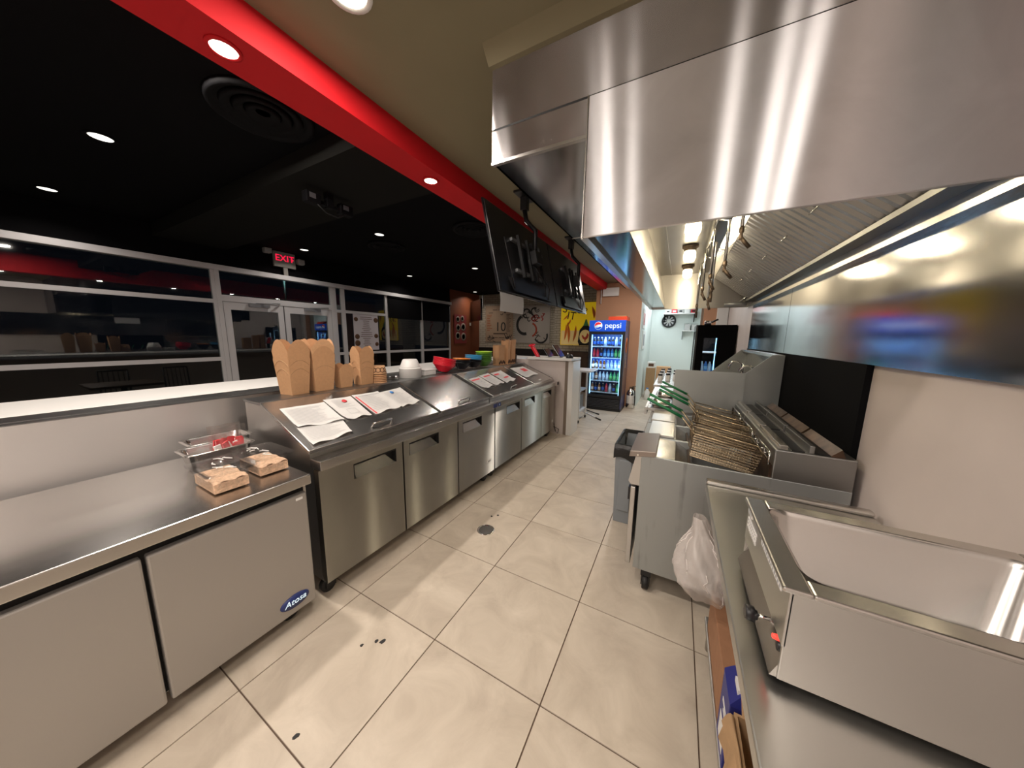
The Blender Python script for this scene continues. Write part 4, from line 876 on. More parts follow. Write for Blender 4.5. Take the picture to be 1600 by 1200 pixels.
# ------------------------------------------------------------------ fryers
FX, FB_, FY = 1.462, 2.10, 1.50
fw_ = .415
def fryer(k, label):
    y0 = FY + k * (fw_ + .008); y1 = y0 + fw_
    o = thing('deep_fryer', label, 'fryer', (0, y0, 0), group='deep fryers'); w = fw_
    # cabinet with vat cut-out
    MB().box(FX + .02, 2.40, 0, .012, .145, .905).box(FX + .02, 2.40, w - .012, w, .145, .905).box(FX + .02, FX + .05, .012, w - .012, .145, .70).box(FX + .02, 2.40, .012, w - .012, .145, .17).build('cabinet', M['steel_drip'], o, .003)
    MB().prism([(FX + .01, .70), (FX - .03, .70), (FX - .045, .72), (FX - .01, .90), (FX + .10, .905), (FX + .10, .70)], 'y', .012, w - .012).build('front_panel', M['steel'], o)
    MB().prism([(FX + .05, .905), (FX + .10, .905), (FX + .20, .90), (FX + .30, .84), (FX + .30, .82), (FX + .05, .82)], 'y', .012, w - .012).build('drip_shelf', M['steel_top'], o)
    q = MB().box(FX + .28, 2.10, .012, w - .012, .60, .62).box(FX + .275, FX + .285, .012, w - .012, .62, .86).box(2.09, 2.10, .012, w - .012, .62, .97)
    q.build('vat', M['grease'], o)
    MB().box(FX + .285, 2.09, .013, w - .013, .74, .76).build('oil', mat('fry_oil', (.03, .015, .008), .1), o)
    MB().box(FX - .03, FX + .0, .02, w - .02, .15, .68).build('door', M['steel'], o, .004); MB().box(FX - .045, FX - .032, .04, .09, .58, .66).build('door_handle', M['black'], o)
    MB().box(2.10, 2.40, .0, w, .90, 1.06).build('flue_box', M['steel_dark'], o, .006)
    MB().box(2.115, 2.15, .01, w - .01, 1.06, 1.085).build('flue_rail', M['steel_top'], o, .003)
    MB().box(2.165, 2.215, .01, w - .01, 1.06, 1.066).build('flue_slot_shade', M['black'], o)  # raised black strips stand in for the shade inside the flue openings
    MB().box(2.23, 2.25, .01, w - .01, 1.06, 1.10).build('flue_rail', M['steel_dark'], o, .003)
    MB().hexa([(2.31, .01, 1.06), (2.36, .01, 1.06), (2.36, w - .01, 1.06), (2.31, w - .01, 1.06), (2.31, .01, 1.064), (2.345, .01, 1.10), (2.345, w - .01, 1.10), (2.31, w - .01, 1.064)]).build('flue_deflector', M['grease'], o); MB().box(2.252, 2.308, .01, w - .01, 1.06, 1.063).build('flue_slot_shade', M['black'], o)
    hk = MB().tube([(2.085, .02, .97), (2.085, .02, 1.035), (2.085, w - .02, 1.035), (2.085, w - .02, .97)], .006, 6); hk.build('hanger_bar', M['chrome'], o)
    if k == 0:
        c = MB().prism([(FX - .05, .885), (FX + .10, .906), (FX + .10, .94), (FX - .045, .922)], 'y', -.005, w).build('control_cover', mat('brown_tinted_steel', (.36, .31, .28), .4, .8), o, .003); MB().lathe([(.006, -.008), (.006, 0)], (FX, -.005, .905), 8, 'y').build('screw', M['chrome'], c)
    else: MB().box(FX + .03 - .01 * k, FX + .19, .01, w - .005, .906, .92 + .005 * k).build('control_cover', M['steel'], o, .003)
    for y in (.06, w - .06): caster(o, FX + .10, y, .145); caster(o, 2.3, y, .145)
    return o
fryer(0, 'nearest deep fryer, its grey streaked steel side facing the viewer'); fryer(1, 'middle deep fryer in the row of three'); fryer(2, 'farthest deep fryer, against the tall splash plate')
# baskets
def basket(label, y, loc_first=None):
    o = thing('fry_basket', label, 'fry basket', (1.745, y, 1.068), group='fry baskets'); o.rotation_euler = (0, math.radians(10.5), 0)
    L, w, hh = .33, .135, .135
    q = MB(); rw_ = .0035
    q.tube([(0, 0, 0), (L, 0, 0), (L, w, 0), (0, w, 0), (0, 0, 0)], rw_, 6); q.tube([(.01, .004, -.03), (L - .004, .004, -.03)], .002, 4); q.tube([(.015, .01, -hh), (L - .01, .01, -hh), (L - .01, w - .01, -hh), (.015, w - .01, -hh), (.015, .01, -hh)], .0028, 5)
    q.build('rim', M['wire'], o)
    m = MB(); n = 34; t = .0011
    def wall(a, b, c, d, nu, nv):
        a, b, c, d = map(Vector, (a, b, c, d)); 
        for i in range(nu + 1):
            u = i / nu; m.tube([a.lerp(b, u), d.lerp(c, u)], t, 3, False)
        for j in range(nv + 1):
            v = j / nv; m.tube([a.lerp(d, v), b.lerp(c, v)], t, 3, False)
    z = -hh
    wall((0, 0, 0), (L, 0, 0), (L - .01, .01, z), (.015, .01, z), 24, 9); wall((0, w, 0), (L, w, 0), (L - .01, w - .01, z), (.015, w - .01, z), 24, 9)
    wall((0, 0, 0), (0, w, 0), (.015, w - .01, z), (.015, .01, z), 9, 9); wall((L, 0, 0), (L, w, 0), (L - .01, w - .01, z), (L - .01, .01, z), 9, 9)
    wall((.015, .01, z), (L - .01, .01, z), (L - .01, w - .01, z), (.015, w - .01, z), 24, 9)
    me = m.build('wire_mesh', M['wire'], o); me['kind'] = 'stuff'
    h_ = MB(); 
    for s in (.35, .65): h_.tube([(.015, w * s, -hh * .7), (-.004, w * s, -.02), (-.006, w * s, .0), (-.082, w * .5 + (s - .5) * .04, .064)], .0035, 6)
    h_.tube([(-.006, w * .2, 0), (-.006, w * .8, 0)], .0035, 6)
    hn = h_.build('handle', M['wire'], o)
    MB().tube([(-.075, w * .5, .060), (-.18, w * .5, .088), (-.291, w * .5, .116)], [.0095, .0095, .009], 8).build('green_grip', M['greengrip'], hn)
    MB().tube([(L, w * .2, 0), (L + .02, w * .2, .012), (L + .03, w * .2, -.02), (L + .03, w * .8, -.02), (L + .02, w * .8, .012), (L, w * .8, 0)], .004, 6).build('rear_hook', M['chrome'], o)
    return o
bl_ = ['fry basket nearest the viewer with the lowest green grip', 'second fry basket from the viewer', 'third fry basket from the viewer, in the middle fryer', 'fourth fry basket from the viewer', 'farthest fry basket with the highest green grip']
b0 = basket(bl_[0], 1.555)
for l, y in zip(bl_[1:], (1.735, 1.985, 2.155, 2.46)): dup(b0, (1.745 if y < 1.9 else 1.79, y, 1.068), label=l).rotation_euler = b0.rotation_euler
# splash plate between fryers and wok range, wok range
sp = thing('splash_plate', 'flat upright steel splash plate behind the fry baskets', 'splash guard', (0, 2.775, 0))
MB().prism([(1.617, .93), (2.15, .93), (2.15, 1.322), (2.145, 1.327), (1.625, 1.327), (1.617, 1.318)], 'y', 0, .006).build('plate', M['steel_side'], sp); MB().prism([(1.617, .93), (2.15, .93), (2.15, .95), (1.617, .95)], 'y', .006, .03).build('foot_flange', M['steel_side'], sp)
wr = thing('wok_range', 'wide steel range with sloped side splashes and two faucets', 'range', (0, 2.82, 0))
WL = 1.5
MB().box(1.47, 2.40, 0, WL, .15, .90).build('body', M['steel_side'], wr, .004); MB().box(1.40, 2.40, 0, WL, .90, .93).build('top', M['steel'], wr, .003); MB().prism([(1.40, .93), (1.38, .93), (1.38, .86), (1.40, .86)], 'y', 0, WL).build('front_nose', M['steel'], wr)
for nm, y in (('side_splash', .01), ('side_splash', WL - .02)):
    MB().prism([(1.78, .93), (2.40, .93), (2.40, 1.485), (2.32, 1.485), (2.13, 1.296), (1.80, .97)], 'y', y, y + .008).build(nm, M['steel_side'], wr)
MB().box(2.375, 2.395, .02, WL - .02, .93, 1.47).build('back_splash', M['steel_mirror'], wr); MB().box(2.33, 2.40, .018, WL - .02, 1.462, 1.488).build('top_bar', M['steel_top'], wr, .004)
for y in (.35, 1.05):
    MB().tube([(2.37, y, 1.22), (2.30, y, 1.22), (2.28, y, 1.25), (2.27, y, 1.33), (2.24, y, 1.36), (2.19, y, 1.36), (2.16, y, 1.32), (2.16, y, 1.27)], .011, 8).tube([(2.30, y - .05, 1.22), (2.30, y + .05, 1.22)], .02, 8).tube([(2.30, y + .04, 1.22), (2.30, y + .04, 1.33)], .008, 6).build('faucet', M['chrome'], wr)
    MB().lathe([(.20, .93), (.20, .96), (.17, .96), (.16, .935)], (1.9, y, 0), 24).build('burner_ring', M['iron'], wr)
for y in (.1, WL - .1): caster(wr, 1.55, y, .15); caster(wr, 2.3, y, .15)
for k, (x, y, l) in enumerate(((1.52, 2.95, 'shallow steel tray at the front of the range top'), (1.54, 3.5, 'second shallow tray farther along the range top'))):
    o, _ = pan('shallow_tray', l, 'pan', (x, y, .931), .16, .32, .045, M['steel_top'], group='trays on the range top')

# ------------------------------------------------------------------ bin
bn = thing('waste_bin', 'slim grey waste bin with a black liner beside the fryers', 'bin', (1.245, 2.19, 0))
def taper(q, x0, x1, y0, y1, z0, z1, s): 
    q.hexa([(x0 + s, y0 + s, z0), (x1 - s, y0 + s, z0), (x1 - s, y1 - s, z0), (x0 + s, y1 - s, z0), (x0, y0, z1), (x1, y0, z1), (x1, y1, z1), (x0, y1, z1)])
q = MB()
def rl(x0, x1, y0, y1, z): return [(x0, y0, z), (x1, y0, z), (x1, y1, z), (x0, y1, z)]
lp = [rl(-.006, .141, .014, .486, 0), rl(-.02, .155, 0, .50, .70), rl(-.014, .149, .006, .494, .70), rl(-.006, .141, .014, .486, .40)]
for L in lp: q.v += L
for k in range(3):
    for j in range(4): q.f.append([k * 4 + j, k * 4 + (j + 1) % 4, (k + 1) * 4 + (j + 1) % 4, (k + 1) * 4 + j]); q.sm.append(False); q.mi.append(0)
q.f += [[3, 2, 1, 0], [12, 13, 14, 15]]; q.sm += [False] * 2; q.mi += [0] * 2
q.build('bin_body', M['greybin'], bn, .004)
MB().box(.02, .12, -.004, .02, .12, .58).build('side_rib', M['greybin'], bn, .006)
q = MB(); N = 48
def per(t, ex, z):
    w, d = .175 + 2 * ex, .50 + 2 * ex; P = 2 * (w + d); a = t * P
    if a < w: p = (-ex + a, -ex)
    elif a < w + d: p = (w - ex, -ex + a - w)
    elif a < 2 * w + d: p = (w - ex - (a - w - d), d - ex)
    else: p = (-ex, d - ex - (a - 2 * w - d))
    return Vector((p[0] - .02, p[1], z))
q.grid(lambda u, v: per(u % 1.0, [.012 + .006 * math.sin(u * 60), .012, .008, -.006, -.01][int(v * 4 + .5)], [.59 + .02 * math.sin(u * 40) , .66, .715, .72, .42][int(v * 4 + .5)]), N, 4)
q.poly([(-.01, .01, .42), (.145, .01, .42), (.145, .49, .42), (-.01, .49, .42)]); q.build('liner', M['liner'], bn)

# ------------------------------------------------------------------ work table, right foreground
wt = thing('work_table', 'stainless work table in the right foreground carrying the food warmer', 'table', (0, 0, 0))
MB().box(1.805, 2.40, -.9, 1.32, .845, .885).build('table_top', M['steel_table'], wt, .004); MB().box(1.805, 2.40, 1.30, 1.345, .885, .905).build('upturn', M['steel_top'], wt, .008)
MB().box(1.865, 2.38, -.85, 1.28, .15, .175).build('undershelf', M['steel'], wt, .004)
for x in (1.90, 2.34):
    for y in (-.8, 1.262): MB().cyl((x, y, 0), (x, y, .845), .021, 10).build('leg', M['steel_top'], wt)
fwm = thing('food_warmer', 'steel countertop food warmer with an open water well', 'food warmer', (1.85, .30, .8855))
L_, D_ = .56, .40; ZT = .235
for x in (.05, L_ - .05):
    for y in (.05, D_ - .05): MB().lathe([(.018, 0), (.018, .02), (.012, .022)], (x, y, 0), 10).build('foot', M['rubber'], fwm)
MB().box(.012, L_, 0, .008, .022, ZT - .01).box(.012, L_, D_ - .008, D_, .022, ZT - .01).box(L_ - .008, L_, .008, D_ - .008, .022, ZT - .01).box(.012, L_, .008, D_ - .008, .022, .03).box(.010, .018, 0, D_, .10, ZT - .01).build('body', M['steel'], fwm, .002)
MB().hexa([(.0, .004, .022), (.05, .004, .022), (.05, D_ - .004, .022), (.0, D_ - .004, .022), (.03, .004, .10), (.05, .004, .10), (.05, D_ - .004, .10), (.03, D_ - .004, .10)]).build('control_panel', M['steel_top'], fwm)
# rim frame and well
q = MB(); a = .045
q.box(-.002, a, -.002, D_ + .002, ZT - .012, ZT).box(L_ - a, L_ + .002, -.002, D_ + .002, ZT - .012, ZT).box(a, L_ - a, -.002, a, ZT - .012, ZT).box(a, L_ - a, D_ - a, D_ + .002, ZT - .012, ZT).build('rim', M['steel_top'], fwm, .004)
q = MB()
def rr(A, z, r, n=5):
    x0, x1, y0, y1 = A; pts = []
    for cx, cy, a0 in ((x1 - r, y1 - r, 0), (x0 + r, y1 - r, PI / 2), (x0 + r, y0 + r, PI), (x1 - r, y0 + r, 1.5 * PI)):
        for k in range(n + 1): pts.append((cx + r * math.cos(a0 + PI / 2 * k / n), cy + r * math.sin(a0 + PI / 2 * k / n), z))
    return pts
loops = [rr((a - .004, L_ - a + .004, a - .004, D_ - a + .004), ZT + .0005, .045), rr((a + .008, L_ - a - .008, a + .008, D_ - a - .008), ZT - .012, .045), rr((a + .02, L_ - a - .02, a + .02, D_ - a - .02), .06, .05), rr((a + .05, L_ - a - .05, a + .05, D_ - a - .05), .045, .05)]
for Lp in loops: q.v += Lp
n = len(loops[0])
for k in range(3):
    for j in range(n): q.f.append([k * n + j, (k + 1) * n + j, (k + 1) * n + (j + 1) % n, k * n + (j + 1) % n]); q.sm.append(True); q.mi.append(0)
q.f.append([3 * n + j for j in range(n)]); q.sm.append(False); q.mi.append(0)
# corner fillers of the square opening
q.poly(rr((a - .004, L_ - a + .004, a - .004, D_ - a + .004), ZT - .30, .045)) if False else None
q.build('well', M['steel_top'], fwm)
MB().cyl((-.012, .11, .066), (.022, .11, .068), .004, 8).build('knob_shaft', M['chrome'], fwm); MB().lathe([(.015, -.03), (.017, -.027), (.017, -.012), (.011, -.010), (.011, -.006)], (0, .11, .066), 16, 'x').build('control_knob', M['black'], fwm)
MB().lathe([(0, -.004), (.005, -.002), (.006, .004), (.006, .012)], (.012, .052, .075), 10, 'x').build('pilot_lamp', M['pilot'], fwm); MB().lathe([(.009, 0), (.009, .02)], (.014, .034, .070), 12, 'x').build('pilot_socket', M['black'], fwm)
for y0, y1, z0, z1 in ((.335, .385, .195, .212), (.27, .375, .152, .160), (.27, .375, .164, .172), (.27, .375, .176, .184), (.04, .215, .195, .208)):
    l = MB().box(.0072, .0098, y0, y1, z0, z1).build('sticker', M['whiteplas'], fwm)
    q = MB(); ny = int((y1 - y0) / .014)
    for k in range(ny): q.box(.0066, .0072, y0 + .004 + k * .014, y0 + .004 + k * .014 + .008, z0 + .003, z1 - .003)
    q.build('sticker_print', M['ink'], l)
# things on the undershelf
pb = thing('plastic_bag', 'thin clear plastic bag bulging out under the work table edge', 'bag', (1.85, 1.10, .388))
def bagp(u, v):
    a = u * 2 * PI; z = v
    r = [.10, .17, .175, .13, .06, .035][min(5, int(v * 5))] * (1 - (v * 5 % 1)) + [.10, .17, .175, .13, .06, .035][min(5, int(v * 5) + 1)] * (v * 5 % 1)
    r *= 1 + .10 * math.sin(a * 5 + v * 9) + .07 * math.sin(a * 11 + v * 17)
    return (r * math.cos(a) * .75 - .02 - .05 * v * v + .06 * (v > .8) * 0, r * math.sin(a) * .8 + .06 * v, -.03 * math.sin(a) * (1 - z) + .03 + z * .36)
MB().grid(bagp, 40, 24).build('film', M['milkybag'], pb)
q = MB()
for k in range(26):
    u = random.random(); v0 = random.uniform(.05, .7); q.tube([Vector(bagp(u + .01 * math.sin(j * 2 + k), min(.99, v0 + j * .05))) * 1.0 + Vector((0, 0, .001)) for j in range(5)], .0018, 4)
q.build('creases', mat('bag_crease', (.75, .70, .68), .35), pb)
cb = thing('cardboard_box', 'closed brown cardboard box on the undershelf beneath the plastic bag', 'box', (1.872, .78, .176)); MB().box(0, .34, 0, .44, 0, .205).build('carton', M['cardred'], cb, .004); MB().box(.05, .29, .17, .22, .205, .207).build('tape', M['card'], cb)
bc = thing('blue_carton', 'dark blue carton with white label standing on the undershelf', 'carton', (1.868, .625, .176)); MB().box(0, .10, 0, .13, 0, .26).build('carton_body', M['bluebox'], bc, .003); MB().box(-.001, .0, .02, .10, .03, .12).build('label', M['whiteplas'], bc); MB().hexa([(0, .0, .26), (.1, 0, .26), (.1, .13, .26), (0, .13, .26), (.03, .01, .30), (.07, .01, .30), (.07, .12, .30), (.03, .12, .30)]).build('gable_top', M['bluebox'], bc); MB().box(-.0012, 0, .03, .09, .17, .185).box(-.0012, 0, .03, .07, .15, .16).box(.02, .08, .02, .07, .288, .306).build('white_print', M['whiteplas'], bc)
ob = thing('open_carton', 'open brown cardboard box with torn flaps on the undershelf', 'box', (1.875, .20, .176))
MB().box(0, .008, 0, .40, 0, .27).box(.40, .408, 0, .40, 0, .27).box(.008, .40, 0, .008, 0, .27).box(.008, .40, .392, .40, 0, .27).box(.008, .40, .008, .392, 0, .008).build('carton', M['card'], ob)
MB().grid(lambda u, v: (-.022 * v + .010 * math.sin(u * 11) * v, .02 + u * .36, .27 + .07 * v - .10 * v * v), 12, 5).grid(lambda u, v: (-.030 * v + .010 * math.sin(u * 15 + 1) * v, .01 + u * .38, .262 + .03 * v - .13 * v * v), 12, 5).build('torn_flap', M['card'], ob)
MB().grid(lambda u, v: (.02 + u * .37, .40 + .1 * v, .27 + .05 * math.sin(v * 2)), 6, 4).build('flap', M['card'], ob)

# ------------------------------------------------------------------ drinks cooler
CX, CY, CW, CD, CH = -.14, 6.40, .76, .62, 1.985
dc = thing('drinks_cooler', 'tall glass-door drinks cooler with a lit blue sign', 'refrigerator', (CX, CY, 0))
M['coolerside'] = mat('cooler_side_print', (.05, .055, .16), .35, noise=(1.6, .5))
MB().box(0, .03, .04, CD, .06, CH).build('side_panel', M['navy'], dc); MB().box(CW - .03, CW, .04, CD, .06, CH).build('side_panel', M['coolerside'], dc)
MB().box(.03, CW - .03, CD - .03, CD, .06, CH).build('back', M['coolerback'], dc); MB().box(.03, CW - .03, .04, CD - .03, CH - .2, CH).build('top', M['black'], dc); MB().box(.03, CW - .03, .05, CD - .03, .06, .30).build('machine_base', M['black'], dc)
MB().box(0, CW, 0, .04, CH - .235, CH).build('sign', M['signblue'], dc, .004)
text('sign_text', 'pepsi', .165, M['signwhite'], dc, (.505, -.003, CH - .115), FACE_NY, .002)
MB().lathe([(.085, 0), (.085, -.004), (0, -.005)], (.195, 0, CH - .115), 24, 'y').build('emblem', M['signwhite'], dc)
def seg(a0, a1, r, wave, m, nm):
    pts = [(.195 + r * math.cos(a0 + (a1 - a0) * k / 14), CH - .115 + r * math.sin(a0 + (a1 - a0) * k / 14)) for k in range(15)] + wave
    MB().prism(pts, 'y', -.009, -.005).build(nm, m, dc)
seg(.55, 3.3, .077, [(.15, CH - .11), (.20, CH - .09), (.24, CH - .088)], M['signred'], 'emblem_red'); seg(3.7, 5.9, .077, [(.23, CH - .135), (.19, CH - .155), (.15, CH - .155)], M['signblue'], 'emblem_blue')
f = MB().box(0, .055, 0, .04, .29, CH - .24).box(CW - .055, CW, 0, .04, .29, CH - .24).box(.055, CW - .055, 0, .04, CH - .30, CH - .24).box(.055, CW - .055, 0, .04, .29, .35)
fr = f.build('door', M['black'], dc, .004); MB().box(.055, CW - .055, .012, .02, .35, CH - .30).build('pane', M['cglass'], fr); MB().box(.015, .03, -.03, -.001, .8, 1.3).build('handle', M['black'], fr, .004)
for x in (.058, CW - .072): MB().box(x, x + .014, .045, .06, .36, CH - .31).build('led_strip', M['ledstrip'], dc)
MB().box(.03, .035, .06, CD - .04, .3, CH - .2).box(CW - .035, CW - .03, .06, CD - .04, .3, CH - .2).build('liner', M['coolerback'], dc)
MB().box(.02, CW - .02, .03, .05, .05, .28).build('grille', M['blackgloss'], dc)
for k in range(6): MB().box(.03, CW - .03, .0, .03, .065 + k * .035, .085 + k * .035).build('grille_slat', mat('grille_grey', (.035, .035, .04), .35), dc, .003)
MB().box(.0, CW, .03, CD, .0, .06).build('plinth', M['black'], dc)
e = MB().lathe([(.10, CW), (.10, CW + .003), (.06, CW + .003), (.055, CW)], (0, 0, 0), 24, 'x').build('side_emblem', M['orange'], dc, loc=(0, .3, 1.45)); e.scale = (1, 1.3, 1.7)
text('side_text', 'pepsi', .16, M['poster_grey'], dc, (CW + .002, .3, 1.12), (PI / 2, -PI / 2, PI / 2), .001)
MB().prism([(.08, .35), (.5, .35), (.56, .8), (.45, 1.1), (.2, 1.15), (.06, .8)], 'x', CW, CW + .001).build('side_brown_print', mat('side_brown', (.20, .09, .07), .4), dc)
shz = [.40, .66, .92, 1.17, 1.42]
for z in shz:
    MB().box(.06, CW - .06, .07, .09, z - .010, z + .012).build('price_rail', mat('cooler_rail', (.55, .75, .9), .4), dc); sfx = MB().box(.06, CW - .06, .09, CD - .05, z - .012, z - .004).build('shelf', M['alum'], dc)
area_light('cooler_lamp', (CX + CW / 2, CY + .07, CH - .32), 9, .5, (.35, .68, 1), (math.radians(25), 0, 0), None, .08)
area_light('cooler_lamp', (CX + .085, CY + .10, 1.0), 8, .05, (.35, .68, 1), (0, math.radians(-90), 0), None, 1.2)
area_light('cooler_lamp', (CX + CW - .085, CY + .10, 1.0), 8, .05, (.35, .68, 1), (0, math.radians(90), 0), None, 1.2)
def pm(name, c): return mat(name, c, .2, coat=.2)
BT = {'dark': [pm('cola', (.02, .012, .012)), pm('blue_label', (.03, .12, .5)), pm('white_cap', (.8, .85, .9))], 'clear': [pm('water', (.45, .62, .75)), pm('ice_label', (.55, .7, .85)), pm('cap_w', (.85, .88, .9))],
      'red': [pm('red_drink', (.5, .02, .05)), pm('red_label', (.6, .04, .07)), pm('cap_r', (.7, .1, .1))], 'blue': [pm('blue_drink', (.03, .18, .55)), pm('lightblue_label', (.2, .5, .8)), pm('cap_b', (.1, .3, .8))],
      'green': [pm('green_drink', (.04, .35, .14)), pm('green_label', (.15, .6, .2)), pm('cap_g', (.1, .5, .2))], 'amber': [pm('tea', (.25, .10, .03)), pm('tea_label', (.7, .6, .5)), pm('cap_a', (.8, .8, .75))]}
BM = {}
for k, mm in BT.items():
    q = MB().lathe([(.024, 0), (.031, .006), (.031, .05), (.0315, .051), (.0315, .115), (.031, .116), (.029, .15), (.014, .185), (.013, .192), (.0145, .193), (.0145, .206), (0, .207)], n=12, mats=[0, 0, 0, 1, 1, 0, 0, 0, 2, 2, 2, 2])
    BM[k] = q.mesh('bottle_' + k, mm)
lay = [('amber', 'dark', 'amber', 'dark', 'red', 'clear', 'dark', 'green'), ('clear', 'amber', 'clear', 'clear', 'clear', 'green', 'green', 'green'), ('amber', 'amber', 'amber', 'amber', 'clear', 'clear', 'clear', 'clear'),
       ('red', 'red', 'dark', 'blue', 'blue', 'blue', 'green', 'green'), ('dark', 'dark', 'dark', 'clear', 'dark', 'dark', 'clear', 'dark')]
wd = {'dark': 'dark cola bottle', 'clear': 'clear water bottle', 'red': 'red drink bottle', 'blue': 'blue drink bottle', 'green': 'green soda bottle', 'amber': 'amber tea bottle'}
for r, kinds in enumerate(lay):
    for c, k in enumerate(kinds):
        o = bpy.data.objects.new('drink_bottle', BM[k]); COL.objects.link(o); o.location = (CX + .105 + c * .0785, CY + .125, shz[r] - .0035)
        tag(o, '%s, %s from the left on the %s shelf of the lit cooler' % (wd[k], ORD[c], ['bottom', 'second lowest', 'middle', 'second highest', 'top'][r]), 'bottle', 'bottles in the drinks cooler')
o = thing('red_tray', 'orange-red plastic tray lying on top of the drinks cooler', 'tray', (CX + .60, CY + .3, CH + .001))
MB().box(-.22, .16, -.2, .2, 0, .012).box(-.22, -.212, -.2, .2, .012, .08).box(.152, .16, -.2, .2, .012, .08).box(-.212, .152, -.2, -.192, .012, .08).box(-.212, .152, .192, .2, .012, .08).build('tray_body', M['orangered'], o); MB().box(-.1, .12, -.05, .15, .013, .11).build('contents', M['card'], o)
em = thing('emergency_light', 'white emergency light box high on the terracotta pier', 'light', (.12, 7.14, 2.66)); MB().box(-.16, .20, -.07, 0, -.09, .10).build('housing', M['whiteplas'], em, .01); MB().lathe([(.05, -.02), (.055, .03), (.02, .05), (0, .05)], (-.16, -.06, .13), 12, 'z').build('lamp_head', M['whiteplas'], em); MB().tube([(-.2, -.03, .1), (-.2, -.03, -.25)], .01, 6).build('cable', M['whiteplas'], em)
fx = thing('fire_extinguisher', 'steel fire extinguisher standing on the floor beside the cooler', 'fire extinguisher', (.745, 6.98, 0))
MB().lathe([(.08, 0), (.085, .01), (.085, .36), (.06, .42), (.025, .44), (.025, .46)], n=18).build('cylinder', M['chrome'], fx); MB().lathe([(.0855, .12), (.0865, .13), (.0865, .30), (.0855, .31)], n=18).build('label', M['whiteplas'], fx)
MB().box(-.03, .08, -.02, .02, .46, .50).tube([(.02, 0, .50), (.1, 0, .53)], .01, 6).build('valve', M['iron'], fx); MB().tube([(.03, -.02, .48), (.09, -.05, .42), (.105, -.04, .2), (.10, -.03, .08)], .012, 8).build('hose', M['black'], fx)
# ------------------------------------------------------------------ black cooler on the right, beyond the range
bk = thing('black_cooler', 'black upright display cooler seen from its side, small lit window', 'refrigerator', (1.885, 5.55, 0))
q = MB().box(.0, .10, 0, .02, .1, 1.84).box(.29, .53, 0, .02, .1, 1.84).box(.10, .29, 0, .02, .1, 1.0).box(.10, .29, 0, .02, 1.63, 1.84); sd = q.build('side_panel', M['blackmat'], bk)
MB().box(.10, .29, .006, .012, 1.0, 1.63).build('side_window', M['cglass'], sd)
MB().box(.02, .53, .78, .80, .1, 1.84).box(.50, .53, .02, .78, .1, 1.84).box(.02, .50, .02, .78, 1.78, 1.84).box(.02, .5, .02, .78, .1, .3).build('cabinet', M['blackmat'], bk)
MB().box(-.025, -.001, .0, .03, .1, 1.84).box(-.025, -.001, .77, .8, .1, 1.84).box(-.025, -.001, .03, .77, 1.74, 1.84).build('door_frame', M['black'], bk); MB().box(-.018, -.01, .03, .77, .1, 1.74).build('pane', M['cglass'], bk)
MB().box(.03, .04, .05, .06, .35, 1.74).box(.27, .28, .03, .04, .9, 1.7).build('led_strip', M['ledstrip'], bk)
for z in (.7, 1.05, 1.38): MB().box(.03, .49, .03, .77, z, z + .012).build('shelf', M['alum'], bk)
area_light('black_cooler_lamp', (2.15, 5.95, 1.72), 6, .4, (.6, .85, 1), (0, 0, 0), None, .3)
for k in range(4):
    o = bpy.data.objects.new('drink_bottle', BM[('clear', 'blue', 'clear', 'blue')[k]]); COL.objects.link(o); o.location = (1.885 + .115 + k * .056, 5.55 + .12, 1.0622); o.scale = (.85, .85, .85)
    tag(o, '%s, %s from the left behind the black cooler window' % (('clear water bottle', 'blue drink bottle')[k % 2], ORD[k]), 'bottle', 'bottles in the black cooler')
o = thing('metal_canister', 'small pale canister lying on top of the black cooler', 'canister', (2.03, 5.75, 1.841)); MB().lathe([(.0, 0), (.05, 0), (.05, .06), (.04, .075), (0, .08)], n=14).build('can', M['chrome'], o); MB().tube([(.05, 0, .05), (.14, 0, .1)], .015, 8).build('handle', M['black'], o)
struct(MB().box(2.25, 2.42, 6.86, 6.9, 1.0, ZC - .5).build('trim_14', M['white']))

# ------------------------------------------------------------------ back room
o = thing('wall_shelf', 'white wall shelf stacked with small boxes high in the bright back room', 'shelf', (1.55, 9.9, 2.33)); MB().box(-.40, .45, 0, .38, 0, .03).build('board', M['white'], o)
for x in (-.38, .4): MB().prism([(0.36, 0), (.04, 0), (.36, -.22)], 'x', x, x + .02).build('bracket', M['blackmat'], o)
cols = [M['whiteplas'], M['redplas'], M['paper'], M['whiteplas'], M['redplas']]
for k in range(5):
    b = thing('small_box', '%s small box from the left on the high back-room shelf' % ORD[k], 'box', (1.20 + k * .165, 10.0, 2.361), group='small boxes on the high shelf'); MB().box(0, .14, 0, .2, 0, .10 + .02 * (k % 2)).build('carton', cols[k], b, .003); MB().box(.03, .11, -.002, 0, .03, .08).build('print', M['inkdark'] if k % 2 == 0 else M['whiteplas'], b)
fn_ = thing('round_fan', 'round black wall fan with pale centre below the high shelf', 'fan', (1.30, 10.29, 2.15))
MB().lathe([(.19, 0), (.20, -.04), (.18, -.06), (.15, -.05), (.15, -.01)], n=28, ax='y').build('housing', M['black'], fn_); MB().lathe([(.06, -.01), (.06, -.05), (0, -.055)], n=18, ax='y').build('hub', M['whiteplas'], fn_)
for k in range(9):
    a = 2 * PI * k / 9; MB().poly([(.06 * math.cos(a), -.03, .06 * math.sin(a)), (.15 * math.cos(a), -.035, .15 * math.sin(a)), (.15 * math.cos(a + .35), -.02, .15 * math.sin(a + .35)), (.06 * math.cos(a + .5), -.02, .06 * math.sin(a + .5))]).build('blade', M['alum'], fn_)
